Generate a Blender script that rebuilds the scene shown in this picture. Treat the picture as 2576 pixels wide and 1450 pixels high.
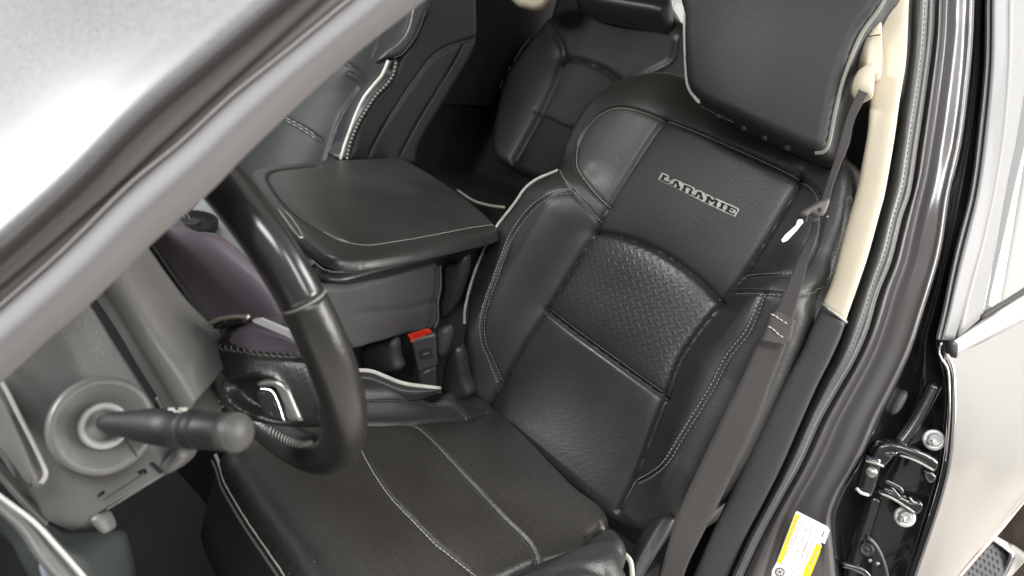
import bpy, math, random
import numpy as np
from mathutils import Vector, Matrix
random.seed(4)
rng = np.random.default_rng(4)
S = bpy.context.scene
for o in list(bpy.data.objects): bpy.data.objects.remove(o)

# ------------------------------------------------------------------ camera
# x = across the truck (towards the passenger), y = forwards, z = up; origin where the driver's cushion meets the backrest
CAM = np.array([-0.54489151, 0.91142675, 0.68011599])
ROT = np.array([[-0.72424891, -0.65942142, 0.20156118],
                [-0.391515, 0.15263826, -0.90742359],
                [0.56760861, -0.73611477, -0.36872147]])      # rows: right, down, forward
F = 1846.3867                                                   # focal length in pixels of a 2576 px wide picture
cd = bpy.data.cameras.new('camera'); cam = bpy.data.objects.new('camera', cd)
S.collection.objects.link(cam); S.camera = cam
cd.sensor_width = 36; cd.lens = F / 2576 * 36; cd.clip_start = 0.02; cd.clip_end = 100
cd.dof.use_dof = True; cd.dof.focus_distance = 1.12; cd.dof.aperture_fstop = 6.5
M4 = Matrix.Identity(4)
for i in range(3):
    M4[i][0] = ROT[0][i]; M4[i][1] = -ROT[1][i]; M4[i][2] = -ROT[2][i]; M4[i][3] = CAM[i]
cam.matrix_world = M4

# ------------------------------------------------------------------ light
W = bpy.data.worlds.new('World'); S.world = W; W.use_nodes = True
nt = W.node_tree; nt.nodes.clear()
wo = nt.nodes.new('ShaderNodeOutputWorld'); bg = nt.nodes.new('ShaderNodeBackground')
tc = nt.nodes.new('ShaderNodeTexCoord'); sx = nt.nodes.new('ShaderNodeSeparateXYZ')
cr = nt.nodes.new('ShaderNodeValToRGB')
mr = nt.nodes.new('ShaderNodeMapRange'); mr.inputs[1].default_value = -1; mr.inputs[2].default_value = 1
nt.links.new(tc.outputs['Generated'], sx.inputs[0]); nt.links.new(sx.outputs['Z'], mr.inputs[0])
nt.links.new(mr.outputs[0], cr.inputs[0]); nt.links.new(cr.outputs[0], bg.inputs[0]); nt.links.new(bg.outputs[0], wo.inputs[0])
e = cr.color_ramp.elements
e[0].position = 0.0; e[0].color = (.30, .30, .31, 1); e[1].position = 1.0; e[1].color = (.95, .96, 1.0, 1)
m = e.new(.46); m.color = (.42, .41, .41, 1); m = e.new(.62); m.color = (.75, .76, .78, 1)
bg.inputs[1].default_value = 0.75

def area(name, loc, target, sx_, sy_, power, col=(1, 1, 1)):
    l = bpy.data.lights.new(name, 'AREA'); l.shape = 'RECTANGLE'; l.size = sx_; l.size_y = sy_; l.energy = power; l.color = col
    o = bpy.data.objects.new(name, l); S.collection.objects.link(o); o.location = loc
    o.rotation_euler = (Vector(target) - Vector(loc)).to_track_quat('-Z', 'Y').to_euler(); return o
area('unseen_area_lamp', (-1.3, 1.6, 2.1), (0, .1, .1), 1.6, .5, 42, (.97, 1, .98))  # overhead garage tube
area('unseen_area_lamp', (1.35, 2.4, 1.30), (0.0, -.1, .27), 1.1, .5, 105, (.98, 1, .99))  # added low lamp, unseen, for the sheen on the backrest insert
area('unseen_area_lamp', (1.0, 1.1, 2.3), (0.2, .4, 0), 1.6, .3, 48)  # added overhead for the sheen on the cushion's front edge
area('unseen_area_lamp', (-2.1, -1.1, .90), (-.2, .4, .3), 1.2, .9, 62, (1, .97, .92))  # added low lamp for the steering rim highlight, no known source
area('unseen_area_lamp', (-2.2, -2.4, 2.3), (-2.0, -2.2, 0), 1.6, 1.6, 105, (1, .98, .95))  # added above the floor to brighten what the rear door mirrors
area('added_side_lamp', (-2.3, .35, 1.75), (-.3, .1, .5), .35, 1.0, 17, (1, .98, .96))  # added outboard, unseen, for the pillar and rim highlights
S.view_settings.view_transform = 'Standard'; S.view_settings.look = 'None'
S.view_settings.exposure = 0.0; S.view_settings.gamma = 1.0; S.view_settings.use_curve_mapping = False
S.cycles.use_denoising = True
S.cycles.max_bounces = 8

# ------------------------------------------------------------------ materials
def mat(name, col, rough=.5, metal=0, coat=0, bump=None, spec=.5, var=None, emis=None, coatr=.08):
    m = bpy.data.materials.new(name); m.use_nodes = True; n = m.node_tree; b = n.nodes['Principled BSDF']
    b.inputs['Base Color'].default_value = (*col, 1); b.inputs['Roughness'].default_value = rough
    b.inputs['Metallic'].default_value = metal; b.inputs['Coat Weight'].default_value = coat
    b.inputs['Coat Roughness'].default_value = coatr; b.inputs['Specular IOR Level'].default_value = spec
    tc = n.nodes.new('ShaderNodeTexCoord')
    if var:   # (scale, amount): cloudy wear in colour and gloss
        nz = n.nodes.new('ShaderNodeTexNoise'); nz.inputs['Scale'].default_value = var[0]; nz.inputs['Detail'].default_value = 5
        n.links.new(tc.outputs['Object'], nz.inputs[0])
        r = n.nodes.new('ShaderNodeMapRange'); r.inputs[1].default_value = .3; r.inputs[2].default_value = .7
        r.inputs[3].default_value = 1 - var[1]; r.inputs[4].default_value = 1 + var[1]; n.links.new(nz.outputs[0], r.inputs[0])
        mx = n.nodes.new('ShaderNodeVectorMath'); mx.operation = 'SCALE'; mx.inputs[0].default_value = col
        n.links.new(r.outputs[0], mx.inputs[3]); n.links.new(mx.outputs[0], b.inputs['Base Color'])
        r2 = n.nodes.new('ShaderNodeMapRange'); r2.inputs[1].default_value = .3; r2.inputs[2].default_value = .7
        r2.inputs[3].default_value = max(0, rough - .07); r2.inputs[4].default_value = rough + .07
        n.links.new(nz.outputs[0], r2.inputs[0]); n.links.new(r2.outputs[0], b.inputs['Roughness'])
    last = None
    for k, (kind, sc, st) in enumerate(bump or []):
        if kind == 'noise':
            t = n.nodes.new('ShaderNodeTexNoise'); t.inputs['Detail'].default_value = 4; out = t.outputs[0]
        elif kind == 'cell':
            t = n.nodes.new('ShaderNodeTexVoronoi'); t.feature = 'SMOOTH_F1'; out = t.outputs['Distance']
        t.inputs['Scale'].default_value = sc; n.links.new(tc.outputs['Object'], t.inputs['Vector'])
        bp = n.nodes.new('ShaderNodeBump'); bp.inputs['Strength'].default_value = st; bp.inputs['Distance'].default_value = .002
        n.links.new(out, bp.inputs['Height'])
        if last: n.links.new(last.outputs[0], bp.inputs['Normal'])
        last = bp
    if last: n.links.new(last.outputs[0], b.inputs['Normal'])
    if emis: b.inputs['Emission Color'].default_value = (*emis[0], 1); b.inputs['Emission Strength'].default_value = emis[1]
    m['last'] = last.name if last else ''
    return m

def math_chain(n):
    def f(op, a, b=None, c=None):
        x = n.nodes.new('ShaderNodeMath'); x.operation = op
        for i, v in enumerate((a, b, c)):
            if v is None: continue
            if isinstance(v, (int, float)): x.inputs[i].default_value = v
            else: n.links.new(v, x.inputs[i])
        return x.outputs[0]
    return f

def embossed_leather(name, col, rough, kind):
    m = mat(name, col, rough, spec=.6, bump=[('cell', 420, .1), ('noise', 12, .25)], var=(7, .16))
    n = m.node_tree; b = n.nodes['Principled BSDF']; last = n.nodes[m['last']]
    uv = n.nodes.new('ShaderNodeUVMap'); uv.uv_map = 'UVMap'; sp = n.nodes.new('ShaderNodeSeparateXYZ'); n.links.new(uv.outputs[0], sp.inputs[0])
    f = math_chain(n)
    if kind.startswith('weave'):      # short dashes turned alternately across and along
        c = .0105
        u = f('MULTIPLY', f('ADD', sp.outputs[0], sp.outputs[1]), .7071 / c); v = f('MULTIPLY', f('SUBTRACT', sp.outputs[0], sp.outputs[1]), .7071 / c)
        iu = f('FLOOR', u); iv = f('FLOOR', v); fu = f('ABSOLUTE', f('SUBTRACT', f('SUBTRACT', u, iu), .5)); fv = f('ABSOLUTE', f('SUBTRACT', f('SUBTRACT', v, iv), .5))
        par = f('FLOORED_MODULO', f('ADD', iu, iv), 2.0)
        cl = lambda x: f('MINIMUM', f('MAXIMUM', x, 0.0), 1.0)
        rid = lambda along, across: f('MULTIPLY', cl(f('MULTIPLY', f('SUBTRACT', .46, along), 8.0)), cl(f('SUBTRACT', 1.0, f('MULTIPLY', across, 4.2))))
        a = rid(fu, fv); d = rid(fv, fu)
        h = f('ADD', f('MULTIPLY', a, par), f('MULTIPLY', d, f('SUBTRACT', 1.0, par)))
        dist = .0022; st = .16 if kind == 'weave' else .04
    else:                    # punched perforations in little pairs
        c = .016
        u = f('MULTIPLY', sp.outputs[0], 1 / c); v = f('MULTIPLY', sp.outputs[1], 1 / c)
        row = f('FLOOR', v); u = f('ADD', u, f('MULTIPLY', f('FLOORED_MODULO', row, 2.0), .5))
        fu = f('FRACT', u); fv = f('FRACT', v)
        def dot(x, y): return f('LESS_THAN', f('ADD', f('POWER', f('SUBTRACT', fu, x), 2.0), f('MULTIPLY', f('POWER', f('SUBTRACT', fv, y), 2.0), .35)), .0045)
        h = f('MULTIPLY', f('MAXIMUM', dot(.35, .5), dot(.62, .5)), -1.0)
        dist = .001; st = .5
        mix = n.nodes.new('ShaderNodeMix'); mix.data_type = 'RGBA'
        src = b.inputs['Base Color'].links[0].from_socket
        n.links.new(f('MULTIPLY', h, -.6), mix.inputs[0]); n.links.new(src, mix.inputs[6]); mix.inputs[7].default_value = (.004, .004, .004, 1)
        n.links.new(mix.outputs[2], b.inputs['Base Color'])
    bp = n.nodes.new('ShaderNodeBump'); bp.inputs['Strength'].default_value = st; bp.inputs['Distance'].default_value = dist
    n.links.new(h, bp.inputs['Height']); n.links.new(last.outputs[0], bp.inputs['Normal']); n.links.new(bp.outputs[0], b.inputs['Normal'])
    return m

LEA = (.0285, .0288, .028)
M = dict(
    leather=mat('black_leather', LEA, .40, spec=.6, bump=[('cell', 380, .16), ('noise', 60, .05), ('noise', 14, .3)], var=(6, .2)),
    leather_soft=mat('grey_pad_leather', (.085, .082, .080), .42, bump=[('cell', 300, .15), ('noise', 14, .15)], var=(9, .2)),  # greyer and paler than the rest of the seat leather
    leather_weave=embossed_leather('woven_black_leather', LEA, .36, 'weave'),
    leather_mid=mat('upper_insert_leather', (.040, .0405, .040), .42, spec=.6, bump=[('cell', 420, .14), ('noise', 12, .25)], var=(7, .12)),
    leather_low=embossed_leather('faintly_woven_leather', LEA, .38, 'weave_low'),
    leather_perf=embossed_leather('perforated_black_leather', (.030, .0275, .025), .36, 'perf'),
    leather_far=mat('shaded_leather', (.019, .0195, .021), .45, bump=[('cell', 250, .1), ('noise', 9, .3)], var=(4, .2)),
    rim_gloss=mat('polished_rim', (.016, .0155, .015), .2, bump=[('noise', 30, .08)], coat=.5, coatr=.12),
    rim_lea=mat('rim_leather', (.020, .019, .0175), .3, bump=[('cell', 500, .1), ('noise', 40, .1)]),
    piping=mat('pale_piping', (.52, .50, .45), .5, bump=[('noise', 300, .4)], var=(50, .15)),
    thread=mat('grey_thread', (.42, .41, .38), .7),
    thread_dark=mat('dark_thread', (.12, .12, .11), .7),
    seam=mat('dark_seam', (.006, .006, .006), .7),
    plast=mat('grey_dash_plastic', (.115, .113, .108), .40, bump=[('cell', 500, .12), ('noise', 6, .1)], var=(5, .05)),
    plast_b=mat('grey_shroud_plastic', (.13, .127, .12), .36, bump=[('cell', 600, .1)], var=(4, .05)),
    lilac=mat('smooth_hood_plastic', (.115, .098, .118), .38, bump=[('noise', 160, .12)], var=(6, .06)),  # plastic with the violet of lens flare put into its colour
    lilac_gloss=mat('glossy_hub_plastic', (.12, .098, .125), .25, bump=[('noise', 200, .15)]),
    dark=mat('dark_plastic', (.016, .016, .017), .45, bump=[('cell', 500, .1)]),
    darkgrey=mat('dark_grey_trim', (.034, .035, .037), .55, bump=[('cell', 700, .25)], var=(8, .06)),
    vinyl=mat('grey_vinyl', (.085, .086, .086), .55, bump=[('cell', 500, .15), ('noise', 14, .6)], var=(6, .1)),
    carpet=mat('dark_carpet', (.018, .019, .021), .95, bump=[('noise', 300, .8)], var=(10, .3)),
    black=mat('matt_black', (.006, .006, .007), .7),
    beige=mat('beige_trim', (.57, .505, .385), .55, bump=[('cell', 600, .08)], var=(5, .03)),
    belt=mat('belt_webbing', (.048, .043, .042), .62, bump=[('noise', 500, .5)], var=(10, .12)),
    rubber=mat('seal_rubber', (.072, .075, .077), .4, bump=[('noise', 90, .12)], var=(14, .2)),
    seal=mat('grey_seal_tube', (.155, .147, .149), .62, spec=.35, bump=[('noise', 500, .05)], var=(4, .03)),
    paint=mat('dark_metallic_paint', (.135, .127, .127), .42, metal=.5, coat=.9, coatr=.16),
    paint_dark=mat('black_jamb_paint', (.012, .011, .013), .22, coat=.9, coatr=.06, bump=[('noise', 50, .25)]),
    paint_light=mat('sparkling_metallic_paint', (.155, .150, .152), .48, metal=.5, coat=.25, coatr=.35, bump=[('noise', 700, .03)], var=(300, .05)),
    channel=mat('channel_paint', (.13, .12, .115), .35, metal=.2, coat=.4),
    doorskin=mat('door_metallic_paint', (.38, .37, .367), .22, metal=.9, coat=.8, coatr=.08),
    frame=mat('grey_window_frame', (.15, .15, .155), .5, coat=.05),
    chrome=mat('bright_chrome', (.8, .8, .8), .12, metal=1),
    dullring=mat('dull_ring', (.09, .09, .085), .4, metal=.3),
    silver=mat('satin_silver', (.30, .31, .28), .32, metal=.7),
    steel=mat('zinc_bolt', (.60, .61, .60), .42, metal=.35, bump=[('noise', 200, .3)]),
    white=mat('white_plastic_and_glint', (.93, .93, .95), .25, coat=.5),
    glass=mat('rear_window_glass', (.60, .60, .59), .06, metal=.8),
    red=mat('red_release_button', (.78, .045, .02), .38),
    yellow=mat('yellow_print', (.85, .68, .02), .45),
    paper=mat('label_paper', (.85, .80, .82), .45),
    ink=mat('label_ink', (.12, .10, .10), .6),
    inkgrey=mat('grey_label_ink', (.5, .45, .46), .6),
    wall=mat('white_garage_wall', (.86, .85, .82), .7, bump=[('noise', 3, .1)], var=(1, .04)),
    tile=mat('joint_grey', (.6, .62, .62), .7),
    floor=mat('pale_garage_floor', (.74, .69, .62), .75, var=(.6, .08)),
    stalk=mat('stalk_plastic', (.0065, .0072, .0078), .55, bump=[('noise', 120, .08)]),
    stalk_grey=mat('stalk_collar_plastic', (.018, .0195, .018), .5),
    cap=mat('stalk_end_grey', (.055, .055, .048), .5),
    pinkish=mat('pinkish_lower_edge', (.85, .50, .46), .4),  # pinkish line along the door's lower edge
)

# ------------------------------------------------------------------ geometry helpers
def P(u, v, d):
    r = ROT.T @ np.array([(u - 1288) / F, (v - 725) / F, 1.0]); return CAM + d * r
def rays(uv):
    uv = np.asarray(uv, float); q = np.stack([(uv[:, 0] - 1288) / F, (uv[:, 1] - 725) / F, np.ones(len(uv))], 1); return q @ ROT
def cr1(p, n, closed=False):
    """Catmull-Rom through points p, resampled evenly to n."""
    p = np.asarray(p, float)
    if len(p) == 2 and not closed:
        t = np.linspace(0, 1, n)[:, None]; return p[0] * (1 - t) + p[1] * t
    if closed: q = np.concatenate([p[-1:], p, p[:2]])
    else: q = np.concatenate([2 * p[:1] - p[1:2], p, 2 * p[-1:] - p[-2:-1]])
    out = []
    for i in range(1, len(q) - 2):
        a, b, c, d = q[i - 1:i + 3]; t = np.linspace(0, 1, 16, endpoint=False)[:, None]
        out.append(.5 * (2 * b + (c - a) * t + (2 * a - 5 * b + 4 * c - d) * t * t + (3 * b - a - 3 * c + d) * t ** 3))
    out = np.concatenate(out + [q[-2:-1]])
    L = np.concatenate([[0], np.cumsum(np.linalg.norm(np.diff(out, axis=0), axis=1))])
    x = np.linspace(0, L[-1], n + 1 if closed else n); r = np.stack([np.interp(x, L, out[:, k]) for k in range(out.shape[1])], 1)
    return r[:-1] if closed else r
def lin1(p, n):
    p = np.asarray(p, float); L = np.concatenate([[0], np.cumsum(np.linalg.norm(np.diff(p, axis=0), axis=1))])
    x = np.linspace(0, L[-1], n); return np.stack([np.interp(x, L, p[:, k]) for k in range(p.shape[1])], 1)

def mesh(name, V, Fc, m, parent=None, uv=None, smooth=True):
    me = bpy.data.meshes.new(name); me.from_pydata([tuple(map(float, v)) for v in V], [], [tuple(int(i) for i in f) for f in Fc]); me.update()
    if smooth: me.polygons.foreach_set('use_smooth', [True] * len(me.polygons))
    if uv is not None:
        l = me.uv_layers.new(name='UVMap'); idx = np.empty(len(me.loops), int); me.loops.foreach_get('vertex_index', idx)
        l.data.foreach_set('uv', np.asarray(uv, float)[idx].ravel())
    me.materials.append(M[m] if isinstance(m, str) else m)
    o = bpy.data.objects.new(name, me); S.collection.objects.link(o)
    if parent is not None:
        o.parent = parent; o.matrix_parent_inverse = Matrix.Translation(-parent.location) if parent.parent is None else Matrix.Identity(4)
    return o
def thing(name, loc, label, cat, group=None):
    o = bpy.data.objects.new(name, None); S.collection.objects.link(o); o.location = tuple(map(float, loc)); o.empty_display_size = .05
    o['label'] = label; o['category'] = cat
    if group: o['group'] = group
    return o
def tag(o, label, cat=None, group=None, kind=None):
    if label: o['label'] = label
    if cat: o['category'] = cat
    if group: o['group'] = group
    if kind: o['kind'] = kind
    return o

class Surf:
    def __init__(s, o, es, et, h=None, hint=None):
        s.o = np.array(o, float); s.es = np.array(es, float) / np.linalg.norm(es); et = np.array(et, float)
        et = et - s.es * (et @ s.es); s.et = et / np.linalg.norm(et); s.n = np.cross(s.es, s.et)
        if (CAM - s.o) @ s.n < 0: s.n = -s.n
        s.h = h or (lambda a, b: np.zeros_like(a)); s.fine = None
    def st(s, uv, extra=0.):
        uv = np.atleast_2d(np.asarray(uv, float)); r = rays(uv); k = np.zeros(len(uv)); hh = np.zeros(len(uv)) + extra
        for it in range(25):
            k = ((s.o - CAM) @ s.n + hh) / (r @ s.n); p = CAM + k[:, None] * r - s.o; a = p @ s.es; b = p @ s.et
            hh = .5 * hh + .5 * (s.h(a, b) + extra)
        return np.stack([a, b], 1)
    def pos(s, st, extra=0., fine=True):
        st = np.atleast_2d(st); a, b = st[:, 0], st[:, 1]
        h = s.fine(a, b) if (fine and s.fine is not None) else s.h(a, b)
        return s.o + a[:, None] * s.es + b[:, None] * s.et + (h + extra)[:, None] * s.n
def surf3(p1, p2, p3, h=None):
    a, b, c = P(*p1), P(*p2), P(*p3); return Surf(a, b - a, c - a, h)

def seg_dist(pts, poly, closed=False):
    a = poly if closed else poly[:-1]; b = np.roll(poly, -1, 0) if closed else poly[1:]
    best = np.full(len(pts), 1e9); near = np.zeros_like(pts)
    for i in range(0, len(pts), 20000):
        p = pts[i:i + 20000]; ab = b - a; t = ((p[:, None] - a) * ab).sum(2) / ((ab * ab).sum(1) + 1e-18); t = np.clip(t, 0, 1)
        q = a + t[..., None] * ab; d = np.linalg.norm(p[:, None] - q, axis=2); j = d.argmin(1)
        best[i:i + 20000] = d[np.arange(len(p)), j]; near[i:i + 20000] = q[np.arange(len(p)), j]
    return best, near
def inside(pts, poly):
    x, y = pts[:, 0], pts[:, 1]; c = np.zeros(len(pts), bool); n = len(poly)
    for i in range(n):
        x1, y1 = poly[i]; x2, y2 = poly[(i + 1) % n]
        if y1 == y2: continue
        cond = ((y1 > y) != (y2 > y)); xi = (x2 - x1) * (y - y1) / (y2 - y1) + x1
        c ^= cond & (x < xi)
    return c

def panel(name, surf, outline, m, parent=None, res=.003, er=.012, thick=.02, puff=0., pr=.04, creases=(), regions=(), smooth_outline=True, flare=0., n_out=None):
    """Upholstered or moulded body: closed outline on a surface, rounded rim, creases, sides and back."""
    o_st = surf.st(outline)
    n = n_out or 160
    poly = cr1(o_st, n, True) if smooth_outline else o_st
    if not smooth_outline: poly = lin1(np.concatenate([poly, poly[:1]]), n)[:-1]
    lo = poly.min(0) - res; hi = poly.max(0) + res
    na, nb = int((hi[0] - lo[0]) / res) + 2, int((hi[1] - lo[1]) / res) + 2
    A, B = np.meshgrid(lo[0] + res * np.arange(na), lo[1] + res * np.arange(nb), indexing='ij'); pts = np.stack([A.ravel(), B.ravel()], 1)
    idx = np.arange(na * nb).reshape(na, nb)
    q = np.stack([idx[:-1, :-1], idx[1:, :-1], idx[1:, 1:], idx[:-1, 1:]], -1).reshape(-1, 4)
    keep = inside(pts[q].mean(1), poly); q = q[keep]
    # boundary verts snap to the outline
    ed = np.concatenate([q[:, [0, 1]], q[:, [1, 2]], q[:, [2, 3]], q[:, [3, 0]]]); key = np.sort(ed, 1); kk = key[:, 0] * (na * nb) + key[:, 1]
    u, inv, cnt = np.unique(kk, return_inverse=True, return_counts=True); bmask = cnt[inv] == 1; bed = ed[bmask]
    bv = np.unique(bed)
    _, near = seg_dist(pts[bv], poly, True); pts = pts.copy(); pts[bv] = near
    used = np.unique(q); remap = -np.ones(na * nb, int); remap[used] = np.arange(len(used)); pts = pts[used]; q = remap[q]; bed = remap[bed]
    d, _ = seg_dist(pts, poly, True)
    h = surf.h(pts[:, 0], pts[:, 1])
    x = np.clip(d / er, 0, 1); h = h - er * (1 - np.sqrt(np.clip(1 - (1 - x) ** 2, 0, 1)))
    if puff: h = h + puff * (1 - np.exp(-d / pr))
    for cz in creases:
        line, w, dp = cz[0], cz[1], cz[2]; cl = surf.st(line); cl = cr1(cl, max(12, 6 * len(cl))) if len(cl) > 2 else lin1(cl, 12)
        dd, _ = seg_dist(pts, cl); h = h - dp * np.exp(-(dd / w) ** 2)
        if len(cz) > 3: h = h - cz[3] * np.exp(-(dd / cz[4]))      # wide upholstery valley
    top = surf.o + pts[:, :1] * surf.es + pts[:, 1:] * surf.et + h[:, None] * surf.n
    # fine height lookup for things sewn on top
    Hg = np.full(na * nb, np.nan); Hg[used] = h; Hg = Hg.reshape(na, nb)
    def fine(a, b, lo=lo, Hg=Hg, surf=surf):
        fa = np.clip((a - lo[0]) / res, 0, na - 1.001); fb = np.clip((b - lo[1]) / res, 0, nb - 1.001); i, j = fa.astype(int), fb.astype(int); x, y = fa - i, fb - j
        v = Hg[i, j] * (1 - x) * (1 - y) + Hg[i + 1, j] * x * (1 - y) + Hg[i, j + 1] * (1 - x) * y + Hg[i + 1, j + 1] * x * y
        return np.where(np.isnan(v), surf.h(a, b) - er * .5, v)
    surf.fine = fine
    # orientation
    f0 = q[len(q) // 2]; nn = np.cross(top[f0[1]] - top[f0[0]], top[f0[2]] - top[f0[0]])
    flip = nn @ surf.n < 0
    if flip: q = q[:, ::-1]; bed = bed[:, ::-1]
    base = parent
    lab = np.zeros(len(q), int); cen = pts[q].mean(1)
    for k, rg in enumerate(regions):
        rp = surf.st(rg[2]); rp = cr1(rp, 80, True) if len(rg) > 3 and rg[3] else rp; lab[inside(cen, rp)] = k + 1
    # main body with sides
    Q = q[lab == 0]; bset = np.unique(bed); cmap = {int(v): i for i, v in enumerate(bset)}; nT = len(top)
    c2 = pts.mean(0)
    def ring(dep, fl):
        p = pts[bset]; p = p + (p - c2) * fl; hh = h[bset] - dep
        return surf.o + p[:, :1] * surf.es + p[:, 1:] * surf.et + hh[:, None] * surf.n
    r1 = ring(thick * .5, flare); r2 = ring(thick, flare * 1.2); r3 = ring(thick + er * .3, -.05)
    V = np.concatenate([top, r1, r2, r3]); nb_ = len(bset); faces = [tuple(x) for x in Q]
    for a, b in bed:
        ia, ib = cmap[int(a)], cmap[int(b)]
        faces.append((b, a, nT + ia, nT + ib)); faces.append((nT + ib, nT + ia, nT + nb_ + ia, nT + nb_ + ib))
        faces.append((nT + nb_ + ib, nT + nb_ + ia, nT + 2 * nb_ + ia, nT + 2 * nb_ + ib))
    uvs = np.concatenate([pts, pts[bset], pts[bset], pts[bset]])
    us = np.unique(np.concatenate([np.array(f) for f in faces])); rm = {int(v): i for i, v in enumerate(us)}
    main = mesh(name, V[us], [[rm[int(i)] for i in f] for f in faces], m, base, uvs[us])
    for k, rg in enumerate(regions):
        Qk = q[lab == k + 1]
        if not len(Qk): continue
        us = np.unique(Qk); rm2 = -np.ones(len(top), int); rm2[us] = np.arange(len(us))
        mesh(rg[0], top[us], rm2[Qk], rg[1], main, pts[us])
    return main

def tube(name, pts, r, m, parent=None, n=None, seg=8, closed=False, flat=1.0, up=None):
    pts = np.asarray(pts, float); n = n or max(8, 4 * len(pts)); p = cr1(pts, n, closed) if len(pts) > 2 else lin1(pts, n)
    N = len(p); rr = np.interp(np.linspace(0, 1, N), np.linspace(0, 1, len(np.atleast_1d(r))), np.atleast_1d(r)) if np.ndim(r) else np.full(N, r)
    T = np.roll(p, -1, 0) - np.roll(p, 1, 0) if closed else np.gradient(p, axis=0); T /= np.linalg.norm(T, axis=1)[:, None] + 1e-12
    a = np.array(up if up is not None else ((0, 0, 1) if abs(T[0][2]) < .9 else (1, 0, 0)), float); V = []
    for i in range(N):
        a = a - T[i] * (a @ T[i]); a /= np.linalg.norm(a); b = np.cross(T[i], a)
        for k in range(seg):
            t = 2 * math.pi * k / seg; V.append(p[i] + rr[i] * (math.cos(t) * a * flat + math.sin(t) * b))
    Fc = []
    for i in range(N if closed else N - 1):
        j = (i + 1) % N
        for k in range(seg): Fc.append((i * seg + k, i * seg + (k + 1) % seg, j * seg + (k + 1) % seg, j * seg + k))
    if not closed: Fc += [tuple(range(seg))[::-1], tuple((N - 1) * seg + k for k in range(seg))]
    return mesh(name, V, Fc, m, parent)

def on_px(surf, uv, n=60, extra=0.):
    """points of a drawn line on a finished upholstery surface"""
    st = surf.st(uv); st = cr1(st, n) if len(st) > 2 else lin1(st, n); return surf.pos(st, extra)
def offset_px(uv, off, n=60):
    p = cr1(uv, n) if len(uv) > 2 else lin1(uv, n); T = np.gradient(p, axis=0); T /= np.linalg.norm(T, axis=1)[:, None] + 1e-9
    return p + off * np.stack([-T[:, 1], T[:, 0]], 1)
def sew(name, pts, m, parent, r=.0007, dash=.0042, gap=.0016, zig=0., axis=None, lift=.0004):
    """row of separate stitches along 3-D points: one mesh"""
    pts = np.asarray(pts); L = np.concatenate([[0], np.cumsum(np.linalg.norm(np.diff(pts, axis=0), axis=1))]); V = []; Fc = []
    x = 0.
    at = lambda s: np.array([np.interp(s, L, pts[:, k]) for k in range(3)])
    while x + dash < L[-1]:
        a, b = at(x), at(x + dash); t = b - a; ln = np.linalg.norm(t)
        if ln < 1e-6: x += dash + gap; continue
        t /= ln; view = CAM - a; view /= np.linalg.norm(view); s = np.cross(t, view); s /= np.linalg.norm(s) + 1e-9; u = np.cross(s, t)
        if zig: b = b + s * zig; a = a - s * zig
        o = len(V); mid = (a + b) / 2
        for c, w in ((a, .35), (mid, 1.0), (b, .35)):
            for (p, q) in ((1, 0), (0, 1), (-1, 0), (0, -1)): V.append(c + r * w * (p * s + q * u) + u * (lift + (.0003 if w == 1 else 0)))
        for g in (0, 4):
            for k in range(4): Fc.append((o + g + k, o + g + (k + 1) % 4, o + g + 4 + (k + 1) % 4, o + g + 4 + k))
        Fc += [(o + 3, o + 2, o + 1, o), (o + 8, o + 9, o + 10, o + 11)]
        x += dash + gap
    return mesh(name, V, Fc, m, parent)

def loft(name, rows, m, parent=None, n=60, sub=6, thick=.004, sharp=False, linear=False):
    """skin over edge curves given as (u, v, depth) lists; gets a real thickness away from the camera"""
    R = [(lin1 if linear else cr1)([P(*q) for q in row], n) for row in rows]; R = np.array(R)
    if len(R) > 2 and not sharp:
        G = np.stack([cr_fix(R[:, j], sub) for j in range(n)], 1)
    else:
        G = np.concatenate([np.linspace(R[i], R[i + 1], sub, endpoint=False) for i in range(len(R) - 1)] + [R[-1:]])
    K = len(G); V = G.reshape(-1, 3); Fc = []
    for i in range(K - 1):
        for j in range(n - 1): Fc.append((i * n + j, i * n + j + 1, (i + 1) * n + j + 1, (i + 1) * n + j))
    f = Fc[len(Fc) // 2]; nn = np.cross(V[f[1]] - V[f[0]], V[f[2]] - V[f[0]])
    if nn @ (CAM - V[f[0]]) < 0: Fc = [x[::-1] for x in Fc]
    L1 = np.repeat(np.linspace(0, 1, K), n) * .1; L2 = np.tile(np.linspace(0, 1, n), K)
    o = mesh(name, V, Fc, m, parent, np.stack([L1, L2], 1), smooth=not sharp)
    sm = o.modifiers.new('thickness', 'SOLIDIFY'); sm.thickness = thick; sm.offset = -1
    return o
def cr_fix(p, sub):
    q = np.concatenate([2 * p[:1] - p[1:2], p, 2 * p[-1:] - p[-2:-1]]); out = []
    for i in range(1, len(q) - 2):
        a, b, c, d = q[i - 1:i + 3]; t = np.linspace(0, 1, sub, endpoint=False)[:, None]
        out.append(.5 * (2 * b + (c - a) * t + (2 * a - 5 * b + 4 * c - d) * t * t + (3 * b - a - 3 * c + d) * t ** 3))
    return np.concatenate(out + [q[-2:-1]])
def D(l, d0, d1=None):
    """attach a depth running from d0 to d1 along a drawn line"""
    d1 = d0 if d1 is None else d1; a = np.asarray(l, float); L = np.concatenate([[0], np.cumsum(np.linalg.norm(np.diff(a, axis=0), axis=1))]); L /= L[-1]
    return [(u, v, d0 + (d1 - d0) * t) for (u, v), t in zip(l, L)]

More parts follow.
